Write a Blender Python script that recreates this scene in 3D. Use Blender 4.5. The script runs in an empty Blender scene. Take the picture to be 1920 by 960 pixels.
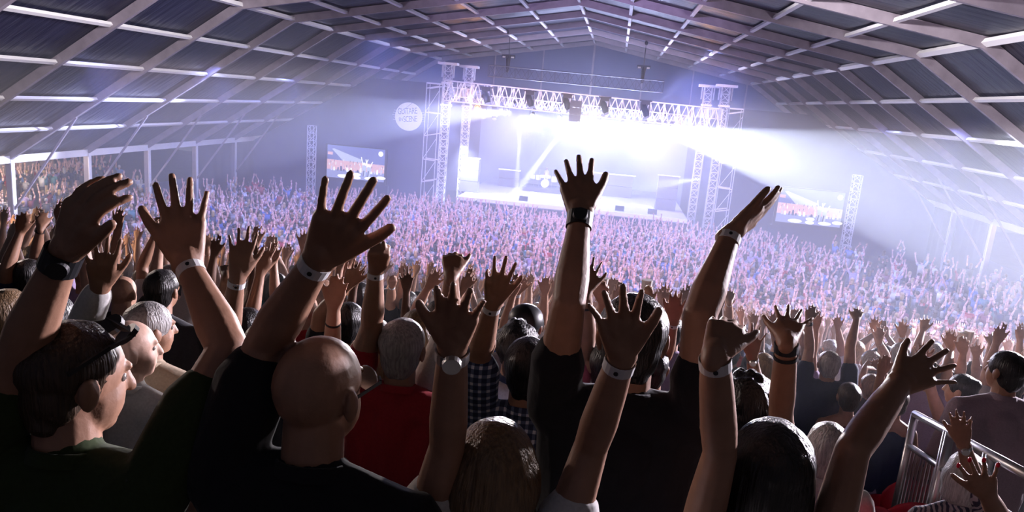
import bpy, math, random
import numpy as np
from mathutils import Vector, Matrix

# ------------------------------------------------------------------ camera
FPX = 1367.6
CAM = np.array([2.5896, 0.0, 8.6385])
YAW, PITCH, ROLL = -0.12506, -0.21275, 0.08512
def _rot():
    cy, sy, cp, sp = math.cos(YAW), math.sin(YAW), math.cos(PITCH), math.sin(PITCH)
    f = np.array([sy*cp, cy*cp, sp]); r = np.array([cy, -sy, 0.0]); u = np.cross(r, f)
    c, s = math.cos(ROLL), math.sin(ROLL)
    return c*r + s*u, -s*r + c*u, f
CR, CU, CF = _rot()
SC = bpy.context.scene
COL = SC.collection
cam_d = bpy.data.cameras.new('camera'); cam = bpy.data.objects.new('camera', cam_d); COL.objects.link(cam)
cam_d.sensor_width = 36.0; cam_d.lens = FPX/1920*36.0; cam_d.clip_end = 300; cam_d.clip_start = 0.05
M = Matrix(((CR[0], CU[0], -CF[0], CAM[0]), (CR[1], CU[1], -CF[1], CAM[1]), (CR[2], CU[2], -CF[2], CAM[2]), (0, 0, 0, 1)))
cam.matrix_world = M
SC.camera = cam
def at(px, py, d):                       # point seen at a pixel, d metres along the view axis
    return CAM + (CF + CR*(px-960)/FPX - CU*(py-480)/FPX)*d

# ------------------------------------------------------------------ world, exposure
w = bpy.data.worlds.new('dusk'); SC.world = w; w.use_nodes = True
w.node_tree.nodes['Background'].inputs[0].default_value = (0.55, 0.6, 0.75, 1)
w.node_tree.nodes['Background'].inputs[1].default_value = 0.13
SC.view_settings.view_transform = 'Standard'; SC.view_settings.look = 'None'
SC.view_settings.gamma = 1.0; SC.view_settings.use_curve_mapping = False
SC.view_settings.exposure = 0.0
cy = SC.cycles
cy.max_bounces = 4; cy.diffuse_bounces = 2; cy.glossy_bounces = 2; cy.transmission_bounces = 2
cy.volume_bounces = 0; cy.transparent_max_bounces = 4
cy.use_denoising = True
try: cy.denoiser = 'OPENIMAGEDENOISE'
except Exception: pass
cy.sample_clamp_indirect = 4.0; cy.sample_clamp_direct = 0.0
cy.caustics_reflective = False; cy.caustics_refractive = False

# ------------------------------------------------------------------ lights
def spot(name, p, q, energy, angle, color=(1, 1, 1), blend=0.25, size=0.08):
    l = bpy.data.lights.new(name, 'SPOT'); l.energy = energy; l.spot_size = math.radians(angle); l.spot_blend = blend
    l.color = color; l.shadow_soft_size = size
    o = bpy.data.objects.new(name, l); COL.objects.link(o); o.location = p
    o.rotation_euler = (Vector(q)-Vector(p)).to_track_quat('-Z', 'Y').to_euler()
    return o
def area(name, p, q, energy, sx, sy, color=(1, 1, 1)):
    l = bpy.data.lights.new(name, 'AREA'); l.shape = 'RECTANGLE'; l.size = sx; l.size_y = sy; l.energy = energy; l.color = color
    o = bpy.data.objects.new(name, l); COL.objects.link(o); o.location = p
    o.rotation_euler = (Vector(q)-Vector(p)).to_track_quat('-Z', 'Y').to_euler()
    return o
WHT = (0.54, 0.60, 1.0); BLU = (0.24, 0.30, 1.0); LAV = (0.44, 0.46, 1.0); PALE = (0.88, 0.92, 1.0); PNK = (1.0, 0.62, 0.74)
# back truss battery throwing straight out over the crowd
for i, x in enumerate((-3.8, -2.4, -1.0, 0.4, 1.8, 3.0, 4.2, 5.2)):
    spot('stage_wash', (x, 53.4, 7.6), (x*1.5, 30, 0.5), 4000, 46, WHT, 0.6, 0.15)
# beams down on the stage floor
for p, q, e, an in (((-0.6, 53.6, 7.6), (-4.2, 52.5, 1.8), 700000, 6), ((-4.4, 53.6, 7.6), (-4.1, 52.6, 1.8), 500000, 5), ((-5.2, 53.6, 7.8), (-3.2, 54.5, 2.2), 160000, 4),
                    ((-1.4, 53.6, 7.6), (-0.6, 54.5, 2.5), 160000, 5), ((4.5, 53.6, 7.6), (2.2, 52.5, 1.8), 22000, 12), ((1.5, 53.6, 7.6), (0.6, 53.0, 1.8), 22000, 14), ((3.2, 53.6, 7.6), (5.0, 53.0, 1.8), 16000, 14)):
    spot('floor_beam', p, q, e, an, PALE, 0.25)
# great sweeps over the crowd, left and right
spot('sweep_beam', (4.6, 50.4, 7.6), (20.0, 26, 5.5), 560000, 15, (0.74, 0.80, 1.0), 0.15)
spot('sweep_beam', (-4.6, 50.4, 7.7), (-22, 30, 5.2), 190000, 17, WHT, 0.5)
spot('roof_beam', (4.2, 51.8, 8.0), (9.0, 48.5, 13.5), 60000, 9, LAV, 0.5)
# side lamps on the towers
spot('tower_lamp', (-7.9, 50.5, 5.2), (-6.6, 50.6, 0.5), 14000, 110, WHT, 0.8)
spot('tower_lamp', (8.6, 50.5, 4.4), (1.0, 51, 2.4), 90000, 18, WHT, 0.5)
# added spots at the front truss, without fixtures, brightening the crowd
for x in (-8, -4.5, -1, 3, 7):
    spot('crowd_light', (x, 48.3, 8.4), (x*1.4, 30, -2), 9000, 60, LAV, 0.7, 0.3)
# added blue fill under the roof, made up to tint the haze
for y in (26, 34.5, 43):
    for x in (-17, -6, 6, 17):
        spot('haze_fill', (x, y, 8.6 if abs(x) > 10 else 10.4), (x, y+2, 0), 4800, 150, BLU, 0.9, 1.0)
spot('haze_fill', (11.5, 12.5, 10.0), (8.5, 12, 0), 9000, 120, WHT, 0.9, 1.0)  # one more, added to lay a pale veil over the right
# the open lamp lenses of the back truss
for x in (-3.4, -1.6, 0.0, 1.6, 3.0, 4.4):
    l_ = bpy.data.lights.new('lamp_glare', 'POINT'); l_.energy = 1500; l_.color = WHT; l_.shadow_soft_size = 0.2
    o_ = bpy.data.objects.new('lamp_glare', l_); COL.objects.link(o_); o_.location = (x, 53.2, 7.0)
# added fill spots above the picture, pink-white, over the floor crowd
for x in (-9, 0, 9):
    spot('crowd_fill', (x, 11.5, 11.0), (x*0.7, 40, 1.5), 12500, 42, PNK, 0.7, 0.4)
# added spots brightening roof and purlins, most set out of view
spot('roof_fill', (0.5, 19.0, 12.2), (0.5, 32, 13.4), 6000, 60, (0.60, 0.45, 1.0), 0.8, 0.2)
for sx in (-1, 1):
    spot('roof_fill', (sx*1.0, 18.5, 12.2), (sx*19, 22, 8.0), 13000, 100, (1.0, 0.92, 1.0), 0.8, 0.3)
    spot('roof_fill', (sx*6, 47.5, 8.3), (sx*21, 30, 7.0), 5000, 60, (0.85, 0.8, 1.0), 0.9, 0.3)
# added spots hidden in the stage glare, lifting the flanks and rimming near rows
spot('flank_light', (3.4, 51.0, 7.4), (8.0, 7, 5.6), 60000, 14, (0.92, 0.86, 1.0), 0.7, 0.2)
spot('flank_light', (-2.6, 51.0, 7.4), (-4.5, 7, 5.8), 26000, 14, (1.0, 0.86, 0.9), 0.7, 0.2)
spot('flank_light', (1.2, 50.6, 7.2), (1.9, 2, 8.05), 70000, 7, (1.0, 0.92, 0.9), 0.7, 0.2)
# added spots either side of the stand, out of view, for rims and fill
spot('side_fill', (15.5, 23.0, 9.3), (3.0, 3.0, 7.7), 5200, 50, (1.0, 0.86, 0.88), 0.8, 0.3)
spot('side_fill', (-14.5, 14.0, 10.0), (-1.5, 6.0, 7.0), 3000, 50, (1.0, 0.80, 0.72), 0.8, 0.3)
spot('side_fill', (15.2, 15.0, 9.6), (6.8, 7.0, 6.2), 34000, 44, (0.95, 0.86, 1.0), 0.8, 0.3)
# added point lights outside the open bays, brightening what stands there
for x, y in ((-27.0, 31.0), (27.0, 44.0)):
    l_ = bpy.data.lights.new('outside_fill', 'POINT'); l_.energy = 1500; l_.color = (1.0, 0.82, 0.66); l_.shadow_soft_size = 0.3
    o_ = bpy.data.objects.new('outside_fill', l_); COL.objects.link(o_); o_.location = (x, y, 5.2)
# warm lamp at the left entrance, then fill added for near backs and rafters
spot('entrance_lamp', (-12, 4.2, 8.0), (-4.2, 9, 5.9), 5000, 50, (1.0, 0.60, 0.36), 0.8, 0.3)
spot('near_fill', (9, -4, 10.5), (3.2, 3, 7.6), 32, 110, (1.0, 0.62, 0.38), 0.8, 0.5)
for sx in (-1, 1):
    spot('near_fill', (sx*12, 1.0, 8.6), (sx*9, 26, 11.5), 5200, 76, (0.85, 0.75, 0.95), 0.8, 0.5)

# ------------------------------------------------------------------ helpers
def lk(o, parent=None):
    COL.objects.link(o)
    if parent is not None: o.parent = parent
    return o
def props(o, label=None, cat=None, group=None, kind=None):
    if label: o['label'] = label
    if cat: o['category'] = cat
    if group: o['group'] = group
    if kind: o['kind'] = kind
    return o
def empty(name, loc=(0, 0, 0), label=None, cat=None, group=None, kind=None, rz=0):
    o = bpy.data.objects.new(name, None); o.empty_display_size = 0.1; o.location = loc; o.rotation_euler.z = rz
    return props(lk(o), label, cat, group, kind)

class Geo:
    def __init__(s): s.v = []; s.f = []; s.n = 0; s.m = []
    def add(s, v, f, mi=0):
        v = np.asarray(v, float); s.v.append(v); s.f += [tuple(i+s.n for i in q) for q in f]; s.m += [mi]*len(f); s.n += len(v)
    def box(s, c, size, R=None, mi=0):
        h = np.array(size)/2
        v = np.array([[x, y, z] for x in (-1, 1) for y in (-1, 1) for z in (-1, 1)])*h
        if R is not None: v = v @ np.asarray(R).T
        s.add(v+np.array(c), [(0, 1, 3, 2), (4, 6, 7, 5), (0, 4, 5, 1), (2, 3, 7, 6), (0, 2, 6, 4), (1, 5, 7, 3)], mi)
        return s
    def bar(s, a, b, w, h=None, up=(0, 0, 1), mi=0):     # rectangular bar from a to b
        a = np.array(a, float); b = np.array(b, float); h = h or w
        d = b-a; L = np.linalg.norm(d); d /= L; up = np.array(up, float)
        if abs(d@up) > 0.98: up = np.array([0, 1.0, 0])
        x = np.cross(d, up); x /= np.linalg.norm(x); z = np.cross(x, d)
        return s.box((a+b)/2, (w, L, h), np.array([x, d, z]).T, mi)
    def cone(s, a, ra, b, rb, n=8, caps=2, mi=0, flat=None):    # tapered limb with rounded ends
        a = np.array(a, float); b = np.array(b, float); d = b-a; L = np.linalg.norm(d)
        if L < 1e-6: d = np.array([0, 0, 1.0]); L = 1e-6
        d = d/L; t = np.array([1.0, 0, 0]) if abs(d[0]) < 0.8 else np.array([0, 1.0, 0])
        x = np.cross(d, t); x /= np.linalg.norm(x); y = np.cross(d, x)
        rings = []
        if caps:
            for k in range(1, caps+1):
                q = math.pi/2*k/(caps+1) if k <= caps else 0
                rings.append((a - d*ra*math.cos(q), ra*math.sin(q)))
        rings.append((a, ra)); rings.append((b, rb))
        if caps:
            for k in range(caps, 0, -1):
                q = math.pi/2*k/(caps+1)
                rings.append((b + d*rb*math.cos(q), rb*math.sin(q)))
        an = np.arange(n)*2*math.pi/n
        V = [c + r*(np.outer(np.cos(an), x)+np.outer(np.sin(an), y)) for c, r in rings]
        V = np.vstack(V)
        if caps: V = np.vstack([V, a-d*ra, b+d*rb])
        else: V = np.vstack([V, a, b])
        F = []; m = len(rings)
        for k in range(m-1):
            for i in range(n):
                j = (i+1) % n; F.append((k*n+i, k*n+j, (k+1)*n+j, (k+1)*n+i))
        A = m*n
        for i in range(n):
            j = (i+1) % n; F.append((j, i, A)); F.append(((m-1)*n+i, (m-1)*n+j, A+1))
        s.add(V, F, mi); return s
    def tube(s, a, b, r, n=6, mi=0): return s.cone(a, r, b, r, n, 0, mi)
    def ell(s, c, rad, R=None, n=12, m=8, mi=0):
        V = []; F = []
        for k in range(1, m):
            q = math.pi*k/m
            for i in range(n):
                p = 2*math.pi*i/n; V.append((math.sin(q)*math.cos(p), math.sin(q)*math.sin(p), math.cos(q)))
        V += [(0, 0, 1), (0, 0, -1)]; A = (m-1)*n
        for k in range(m-2):
            for i in range(n):
                j = (i+1) % n; F.append((k*n+j, k*n+i, (k+1)*n+i, (k+1)*n+j))
        for i in range(n):
            j = (i+1) % n; F.append((i, j, A)); F.append(((m-2)*n+j, (m-2)*n+i, A+1))
        V = np.array(V)*np.array(rad)
        if R is not None: V = V @ np.asarray(R).T
        s.add(V+np.array(c), F, mi); return s
    def mesh(s, name, mats=(), smooth=False):
        me = bpy.data.meshes.new(name)
        me.from_pydata(np.vstack(s.v).tolist(), [], s.f)
        for m in mats: me.materials.append(m)
        if len(mats) > 1: me.polygons.foreach_set('material_index', s.m)
        if smooth: me.polygons.foreach_set('use_smooth', [True]*len(me.polygons))
        me.update(); return me
    def obj(s, name, mats, parent=None, smooth=False, **kw):
        if not isinstance(mats, (list, tuple)): mats = (mats,)
        o = bpy.data.objects.new(name, s.mesh(name, mats, smooth)); lk(o, parent); return props(o, **kw)

def mat(name, col=(0.5, 0.5, 0.5), rough=0.6, metal=0.0, emit=None, es=1.0, objcol=False, attr=None, noise=0.0, nscale=20, bump=0.0, bscale=60, spec=0.5, sheen=0.0):
    m = bpy.data.materials.new(name); m.use_nodes = True; nt = m.node_tree; N = nt.nodes; L = nt.links
    b = N['Principled BSDF']; b.inputs['Base Color'].default_value = (*col, 1); b.inputs['Roughness'].default_value = rough
    b.inputs['Metallic'].default_value = metal; b.inputs['Specular IOR Level'].default_value = spec
    if sheen: b.inputs['Sheen Weight'].default_value = sheen
    if emit: b.inputs['Emission Color'].default_value = (*emit, 1); b.inputs['Emission Strength'].default_value = es
    src = None
    if objcol: src = N.new('ShaderNodeObjectInfo').outputs['Color']
    if attr:
        a = N.new('ShaderNodeAttribute'); a.attribute_name = attr; src = a.outputs['Color']
    tc = N.new('ShaderNodeTexCoord')
    if noise:
        n = N.new('ShaderNodeTexNoise'); n.inputs['Scale'].default_value = nscale; n.inputs['Detail'].default_value = 4
        L.new(tc.outputs['Object'], n.inputs['Vector'])
        mr = N.new('ShaderNodeMapRange'); mr.inputs[3].default_value = 1-noise; mr.inputs[4].default_value = 1+noise*0.6
        mr.inputs[1].default_value = 0.3; mr.inputs[2].default_value = 0.7
        L.new(n.outputs['Fac'], mr.inputs[0])
        mx = N.new('ShaderNodeVectorMath'); mx.operation = 'SCALE'
        if src: L.new(src, mx.inputs[0])
        else: mx.inputs[0].default_value = col
        L.new(mr.outputs[0], mx.inputs['Scale']); src = mx.outputs[0]
    if src: L.new(src, b.inputs['Base Color'])
    if bump:
        n = N.new('ShaderNodeTexNoise'); n.inputs['Scale'].default_value = bscale; n.inputs['Detail'].default_value = 3
        L.new(tc.outputs['Object'], n.inputs['Vector'])
        bp = N.new('ShaderNodeBump'); bp.inputs['Strength'].default_value = bump; bp.inputs['Distance'].default_value = 0.02
        L.new(n.outputs['Fac'], bp.inputs['Height']); L.new(bp.outputs[0], b.inputs['Normal'])
    return m
M_SKIN = mat('skin', rough=0.5, objcol=True, noise=0.12, nscale=25, bump=0.05, bscale=90)
M_HAIR = mat('hair', rough=0.42, objcol=True, noise=0.45, nscale=1, bump=0.5, bscale=1)
for n_ in [n for n in M_HAIR.node_tree.nodes if n.type == 'TEX_NOISE']:
    mp_ = M_HAIR.node_tree.nodes.new('ShaderNodeMapping'); mp_.inputs['Scale'].default_value = (130, 130, 9)
    M_HAIR.node_tree.links.new(n_.inputs['Vector'].links[0].from_socket, mp_.inputs[0]); M_HAIR.node_tree.links.new(mp_.outputs[0], n_.inputs['Vector'])
M_CLOTH = mat('cloth', rough=0.85, objcol=True, noise=0.12, nscale=120, bump=0.35, bscale=14, spec=0.2, sheen=0.1)
M_PLAIN = mat('plain', rough=0.6, objcol=True)
M_ALU = mat('aluminium', (0.78, 0.78, 0.8), 0.35, 0.6)
M_TRUSS_DARK = mat('dark_truss', (0.10, 0.10, 0.12), 0.5, 0.3)
M_RAFTER = mat('rafter_metal', (0.30, 0.26, 0.29), 0.5, 0.15, noise=0.18, nscale=2.5)
M_PURLIN = mat('purlin_white', (0.80, 0.79, 0.77), 0.45, 0.0)
M_BLACK = mat('black_plastic', (0.015, 0.015, 0.018), 0.45)
M_DARKCLOTH = mat('dark_drape', (0.035, 0.038, 0.06), 0.9, noise=0.2, nscale=1.5, bump=0.3, bscale=5)
M_FLOOR = mat('floor', (0.06, 0.06, 0.065), 0.7, noise=0.3, nscale=1.0)
M_STEEL = mat('galvanised', (0.55, 0.55, 0.57), 0.35, 0.8)
M_STEP = mat('step_board', (0.07, 0.06, 0.055), 0.8, noise=0.3, nscale=6)
M_WHITE = mat('white_print_glow', (0.85, 0.84, 0.82), 0.6, emit=(1, 0.97, 0.93), es=0.12)  # white print given a faint glow of its own
M_INK = mat('ink', (0.10, 0.09, 0.13), 0.7)
M_RED = mat('red_plastic', (0.45, 0.01, 0.03), 0.35)
M_LENS = mat('lit_lens', (1, 1, 1), 0.3, emit=(1, 1, 1), es=40)
M_AMBER = mat('amber_lens', (1, 0.6, 0.2), 0.3, emit=(1, 0.40, 0.06), es=6)
M_DECK = mat('stage_deck', (0.35, 0.35, 0.38), 0.35, noise=0.15, nscale=1.5)

# ------------------------------------------------------------------ haze hanging in the tent
hz = Geo(); pr_ = [(4.6, .05), (64.6, .05), (64.6, 13.7), (36, 13.7), (22, 9.2), (4.6, 7.7)]
hz.add([(x, y, z) for x in (-24.2, 24.2) for y, z in pr_], [(5, 4, 3, 2, 1, 0), (6, 7, 8, 9, 10, 11)]+[(i, (i+1) % 6, 6+(i+1) % 6, 6+i) for i in range(6)])
mh = bpy.data.materials.new('haze'); mh.use_nodes = True; nt = mh.node_tree
for n in list(nt.nodes):
    if n.type != 'OUTPUT_MATERIAL': nt.nodes.remove(n)
vs = nt.nodes.new('ShaderNodeVolumeScatter'); vs.inputs['Color'].default_value = (0.9, 0.93, 1, 1)
vs.inputs['Density'].default_value = 0.0098; vs.inputs['Anisotropy'].default_value = 0.28
nt.links.new(vs.outputs[0], nt.nodes['Material Output'].inputs['Volume'])
hz.obj('haze', mh, label='bluish white stage haze hanging in the whole tent above the crowd', cat='haze', kind='stuff')

# ------------------------------------------------------------------ tent
YA, HW, HE, XH, ZH, ZR = 29.84, 24.43, 4.0, 13.3, 11.29, 13.61
FR = range(-6, 8)
D = 0.34            # rafter depth
def profile(off=0.0):       # inner line of a frame, left eave to right eave
    return [(-HW-off*.7, HE+off*.6), (-XH-off*.35, ZH+off), (0, ZR+off*1.05), (XH+off*.35, ZH+off), (HW+off*.7, HE+off*.6)]
fi, fm_ = profile(0), profile(D)
M_MEMB = mat('roof_membrane', (0.014, 0.015, 0.032), 0.42, 0, noise=0.25, nscale=0.8, bump=0.0)
nt = M_MEMB.node_tree; N = nt.nodes
tc = N.new('ShaderNodeTexCoord'); mp = N.new('ShaderNodeMapping'); mp.inputs['Scale'].default_value = (0.5, 4.0, 0.5)
nz = N.new('ShaderNodeTexNoise'); nz.inputs['Scale'].default_value = 0.8; nz.inputs['Detail'].default_value = 3
bp = N.new('ShaderNodeBump'); bp.inputs['Strength'].default_value = 0.6; bp.inputs['Distance'].default_value = 0.12
nt.links.new(tc.outputs['Object'], mp.inputs[0]); nt.links.new(mp.outputs[0], nz.inputs[0]); nt.links.new(nz.outputs[0], bp.inputs['Height'])
nt.links.new(bp.outputs[0], N['Principled BSDF'].inputs['Normal'])
roof = empty('ceiling', (0, YA, 0), kind='structure', label='dark roof membrane of the tent held between the frames')
def bent_bar(g, p, q, y, w, dep):
    # bar in the frame plane between inner points p,q and outer points
    (x0, z0), (x1, z1) = p[0], q[0]; (X0, Z0), (X1, Z1) = p[1], q[1]
    v = [(x, yy, z) for yy in (y-w/2, y+w/2) for (x, z) in ((x0, z0), (x1, z1), (X1, Z1), (X0, Z0))]
    g.add(v, [(0, 1, 2, 3), (7, 6, 5, 4), (0, 4, 5, 1), (1, 5, 6, 2), (2, 6, 7, 3), (3, 7, 4, 0)])
for k in FR:
    y = YA+5*k
    fr = empty('portal_frame', (0, y, 0), kind='structure', label='mauve grey portal frame spanning the tent')
    for j in range(4):
        g = Geo(); bent_bar(g, (fi[j], fm_[j]), (fi[j+1], fm_[j+1]), 0, 0.16, D); g.obj('rafter', M_RAFTER, fr)
    for sgn in (-1, 1):
        g = Geo().box((sgn*(HW+0.13), 0, HE/2+.1), (0.26, 0.16, HE+.2)); g.obj('post', M_RAFTER, fr)
        # inner face of the post, its lit look put in as a white strip
        Geo().box((sgn*(HW-0.02), 0.02, HE/2), (0.05, 0.20, HE)).obj('lit_post_face', M_PURLIN, fr)
        t = 0.30; bx, bz = HW+(XH-HW)*t, HE+(ZH-HE)*t
        Geo().bar((sgn*bx, 0, bz), (sgn*(HW), 0, HE-2.3), 0.07, 0.09).obj('knee_brace', M_RAFTER, fr)
# purlins, one per bay and line
pm = Geo().box((0, 0, 0), (0.16, 4.84, 0.12)).mesh('purlin', (M_PURLIN,))
pe = Geo().box((0, 0, 0), (0.10, 4.80, 0.34)).mesh('eave_beam', (M_PURLIN,))
hipm = Geo().box((0, 0, 0), (0.22, 4.84, 0.16)).mesh('hip_purlin', (M_PURLIN,))
mid_ = [((a[0]+b[0])/2, (a[1]+b[1])/2) for a, b in zip(fi, fm_)]
def slope_pt(j, t, off=0.0):
    a, b = fi[j], fi[j+1]; A, B = fm_[j], fm_[j+1]; o = off
    return ((a[0]*(1-o)+A[0]*o)*(1-t)+(b[0]*(1-o)+B[0]*o)*t, (a[1]*(1-o)+A[1]*o)*(1-t)+(b[1]*(1-o)+B[1]*o)*t)
for k in list(FR)[:-1]:
    yc = YA+5*k+2.5
    bay = empty('roof_bay', (0, yc, 0), kind='structure', label='row of white purlins between two frames')
    for j in range(4):
        ang = -math.atan2(fi[j+1][1]-fi[j][1], fi[j+1][0]-fi[j][0])
        ts = (0.0, .2, .4, .6, .8) if j == 0 else (0, .2, .4, .6, .8) if j == 1 else (0.0, .2, .4, .6, .8) if j == 2 else (0, .2, .4, .6, .8, 1)
        for t in ts:
            eave = (j == 0 and t == 0) or (j == 3 and t == 1)
            x, z = slope_pt(j, t, 0.35 if not eave else 0.1)
            hip = (j in (1, 3) and t == 0)
            o = bpy.data.objects.new('eave_beam' if eave else 'purlin', pe if eave else (hipm if hip else pm)); lk(o, bay)
            o.location = (x, 0, z+(0.0 if eave else 0.05)); o.rotation_euler.y = 0 if eave else ang
for j in range(4):
    for k in list(FR)[:-1]:
        y0 = 5*k; y1 = y0+5; n = 8; V = []
        for iy in range(n+1):
            for ix in range(n+1):
                x, z = slope_pt(j, ix/n, 1.05)
                # cloth sags a little between frames
                sag = 0.06*math.sin(math.pi*iy/n)
                V.append((x, y0+(y1-y0)*iy/n, z-sag))
        F = [(a*(n+1)+b, a*(n+1)+b+1, (a+1)*(n+1)+b+1, (a+1)*(n+1)+b) for a in range(n) for b in range(n)]
        g = Geo(); g.add(V, F); g.obj('roof_panel', M_MEMB, roof, smooth=True)
# gable end
YG = YA+35.2
g = Geo(); o5 = [(x, 0, z+.4) for x, z in fi]
V = [(-HW-.2, 0, 0)]+o5+[(HW+.2, 0, 0)]
V2 = [(a, 0.05, c) for a, b, c in V]
g.add(V+V2, [tuple(range(7)), tuple(range(13, 6, -1))])
gw = g.obj('wall_back', mat('gable_cloth', (0.09, 0.10, 0.19), 0.8, noise=0.15, nscale=0.7), kind='structure', label='dark blue gable wall behind the stage'); gw.location.y = YG
for x in (-19, -13, -8.5, -4.3, 0, 4.3, 8.5, 13, 19):
    zt = ZR-(ZR-ZH)*abs(x)/XH if abs(x) < XH else ZH-(ZH-HE)*(abs(x)-XH)/(HW-XH)
    p = Geo().box((x, -0.12, zt/2), (0.16 if x == 0 else 0.1, 0.12, zt)); p.obj('gable_post', M_RAFTER, gw)
# side walls: closed bays of dark cloth
for sgn, name, k0 in ((-1, 'wall_left', 3), (1, 'wall_right', 3)):
    wl = empty(name, (sgn*(HW+0.3), YA, 0), kind='structure', label='dark side drapes between the tent posts')
    for k in range(k0, 7):
        n = 16; V = []
        for i in range(n+1):
            yy = 5*k+5*i/n
            for z in (0, HE): V.append((0.05*math.sin(i*2.1), yy, z))
        g = Geo(); g.add(V, [(2*i, 2*i+2, 2*i+3, 2*i+1) for i in range(n)]); g.obj('side_drape', M_DARKCLOTH, wl, smooth=True)
    for k in range(-2, k0):     # low barrier where the bays are open
        if k < 2 and sgn < 0: continue
        Geo().box((0, 5*k+2.5, 0.9), (0.06, 4.9, 1.8)).obj('low_panel', M_DARKCLOTH, wl)
    for k in range(-6, -2):
        Geo().box((0, 5*k+2.5, HE/2), (0.05, 4.9, HE)).obj('side_drape', M_DARKCLOTH, wl)
bw = Geo().box((0, -4.5, 7), (49.6, 0.1, 14)).obj('wall_rear', M_DARKCLOTH, kind='structure', label='dark drape closing the tent behind the camera')
fl = Geo().box((0, 30, -0.05), (120, 90, 0.1)).obj('floor', M_FLOOR, kind='structure', label='dark hall floor under the crowd')
# outside, left
ob = empty('service_building', (-34.2, 36, 0), 'pale beige flat-roofed building seen through the open left side', 'building')
Geo().box((0, 2.0, 2.6), (4, 7.5, 5.2)).obj('wall', mat('beige_wall', (0.62, 0.5, 0.42), 0.8, noise=0.08, nscale=2), ob)
Geo().box((0, 2.0, 5.32), (4.5, 8.0, 0.24)).obj('roof', M_PURLIN, ob)
Geo().box((2.05, 1.0, 1.1), (0.08, 1.0, 2.1)).obj('door', M_RAFTER, ob)
Geo().box((-29.5, 30, .4), (3.4, 30, .8)).obj('terrace', M_FLOOR, kind='structure', label='low terrace outside the open left side')
ob2 = empty('hedge', (-35, 24, 0), 'dark green hedge outside the open left side of the tent', 'hedge')
rnd = random.Random(5); g = Geo()
for i in range(260):
    g.ell((rnd.uniform(-1.5, 1.5), rnd.uniform(-11, 8), rnd.uniform(0, 3.4)), (rnd.uniform(.3, .7),)*3, n=6, m=4)
g.obj('foliage', mat('leaf_green', (0.10, 0.13, 0.07), 0.8, noise=0.4, nscale=5), ob2)
for x, y0, y1, z in ((-31.4, 16, 33, 3.0),):
    r_ = empty('outdoor_railing', (x, 24, 0), 'pale horizontal railing outside the open left side', 'railing')
    Geo().tube((0, -9, 2.5), (0, 9, 2.5), 0.05).obj('rail', M_PURLIN, r_)
    for q in range(-9, 10, 3): Geo().tube((0, q, 0), (0, q, 2.5), 0.05).obj('post', M_PURLIN, r_)
ob3 = empty('service_building', (31, 42, 0), 'grey outbuilding with a round lamp beyond the open right side', 'building')
Geo().box((0, 0, 1.7), (4, 8, 3.4)).obj('wall', mat('grey_wall', (0.4, 0.38, 0.37), 0.8), ob3)
Geo().box((0, 0, 3.5), (4.4, 8.4, 0.2)).obj('roof', M_PURLIN, ob3)

# ------------------------------------------------------------------ stage
def truss(name, a, b, size, seg, m, label, group=None, r=0.03, hz=None, cat='truss'):
    a = np.array(a, float); b = np.array(b, float); d = b-a; L = np.linalg.norm(d); d /= L
    up = np.array([0, 0, 1.0]) if abs(d[2]) < .9 else np.array([0, 1.0, 0])
    x = np.cross(d, up); x /= np.linalg.norm(x); z = np.cross(x, d)
    h = hz or size
    root = empty(name, tuple((a+b)/2), label, cat, group)
    o0 = -d*L/2
    cor = [x*size/2*sx+z*h/2*sz for sx, sz in ((-1, -1), (1, -1), (1, 1), (-1, 1))]
    for c in cor: Geo().tube(o0+c, o0+c+d*L, r).obj('chord', m, root)
    g = Geo(); n = max(2, int(round(L/seg)))
    for i in range(n):
        p = o0+d*L*i/n; q = o0+d*L*(i+1)/n; mm = (p+q)/2
        for e in range(4):
            c0, c1 = cor[e], cor[(e+1) % 4]
            if e % 2 == 1: g.bar(p+c0, mm+c1, r*1.1); g.bar(mm+c1, q+c0, r*1.1)
            else: g.bar(p+c0, q+c1, r)
            if i == 0: g.bar(p+c0, p+c1, r)
            g.bar(q+c0, q+c1, r)
    g.obj('lattice', m, root)
    return root
DZ = 1.8
dk = Geo().box((0.15, 56.05, DZ/2), (15.4, 14.7, DZ)).obj('stage', M_DECK, label='pale stage deck beyond the crowd', cat='stage')
Geo().box((0.15, 48.66, DZ-.12), (15.4, 0.06, 0.24)).obj('edge_trim', M_PURLIN, dk)
for x in np.arange(-6.5, 7.7, 1.93): Geo().box((x, 48.66, DZ/2-.15), (1.9, 0.04, DZ-.3)).obj('skirt_panel', M_DARKCLOTH, dk)
bd = Geo().box((-.2, 63.6, 4.1), (17.8, 0.06, 8.2)).obj('backdrop', mat('backdrop', (0.25, 0.28, 0.45), 0.9, noise=.1, nscale=.6), label='pale blue backdrop cloth at the back of the stage', cat='backdrop')
truss('front_truss', (-9.0, 49, 8.75), (9.1, 49, 8.4), 1.0, 0.9, M_ALU, 'silver box truss across the front of the stage', r=0.045, hz=1.3)
truss('back_truss', (-8.6, 54.5, 8.35), (7.4, 54.5, 8.1), 0.8, 0.8, M_ALU, 'silver lighting truss carrying the bright lamps above the stage', r=0.035, hz=.7)
truss('upper_truss', (-6.6, 51.5, 10.35), (5.4, 51.5, 10.2), 0.5, 0.9, M_TRUSS_DARK, 'slim dark truss hanging above the silver front truss', r=0.03, hz=.75)
for x in (-8.4, 8.9):
    truss('side_truss', (x, 49.6, 8.7), (x, 58.5, 8.7), 0.6, .9, M_ALU, 'silver truss running back along the %s stage side' % ('left' if x < 0 else 'right'), r=0.035)
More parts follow.
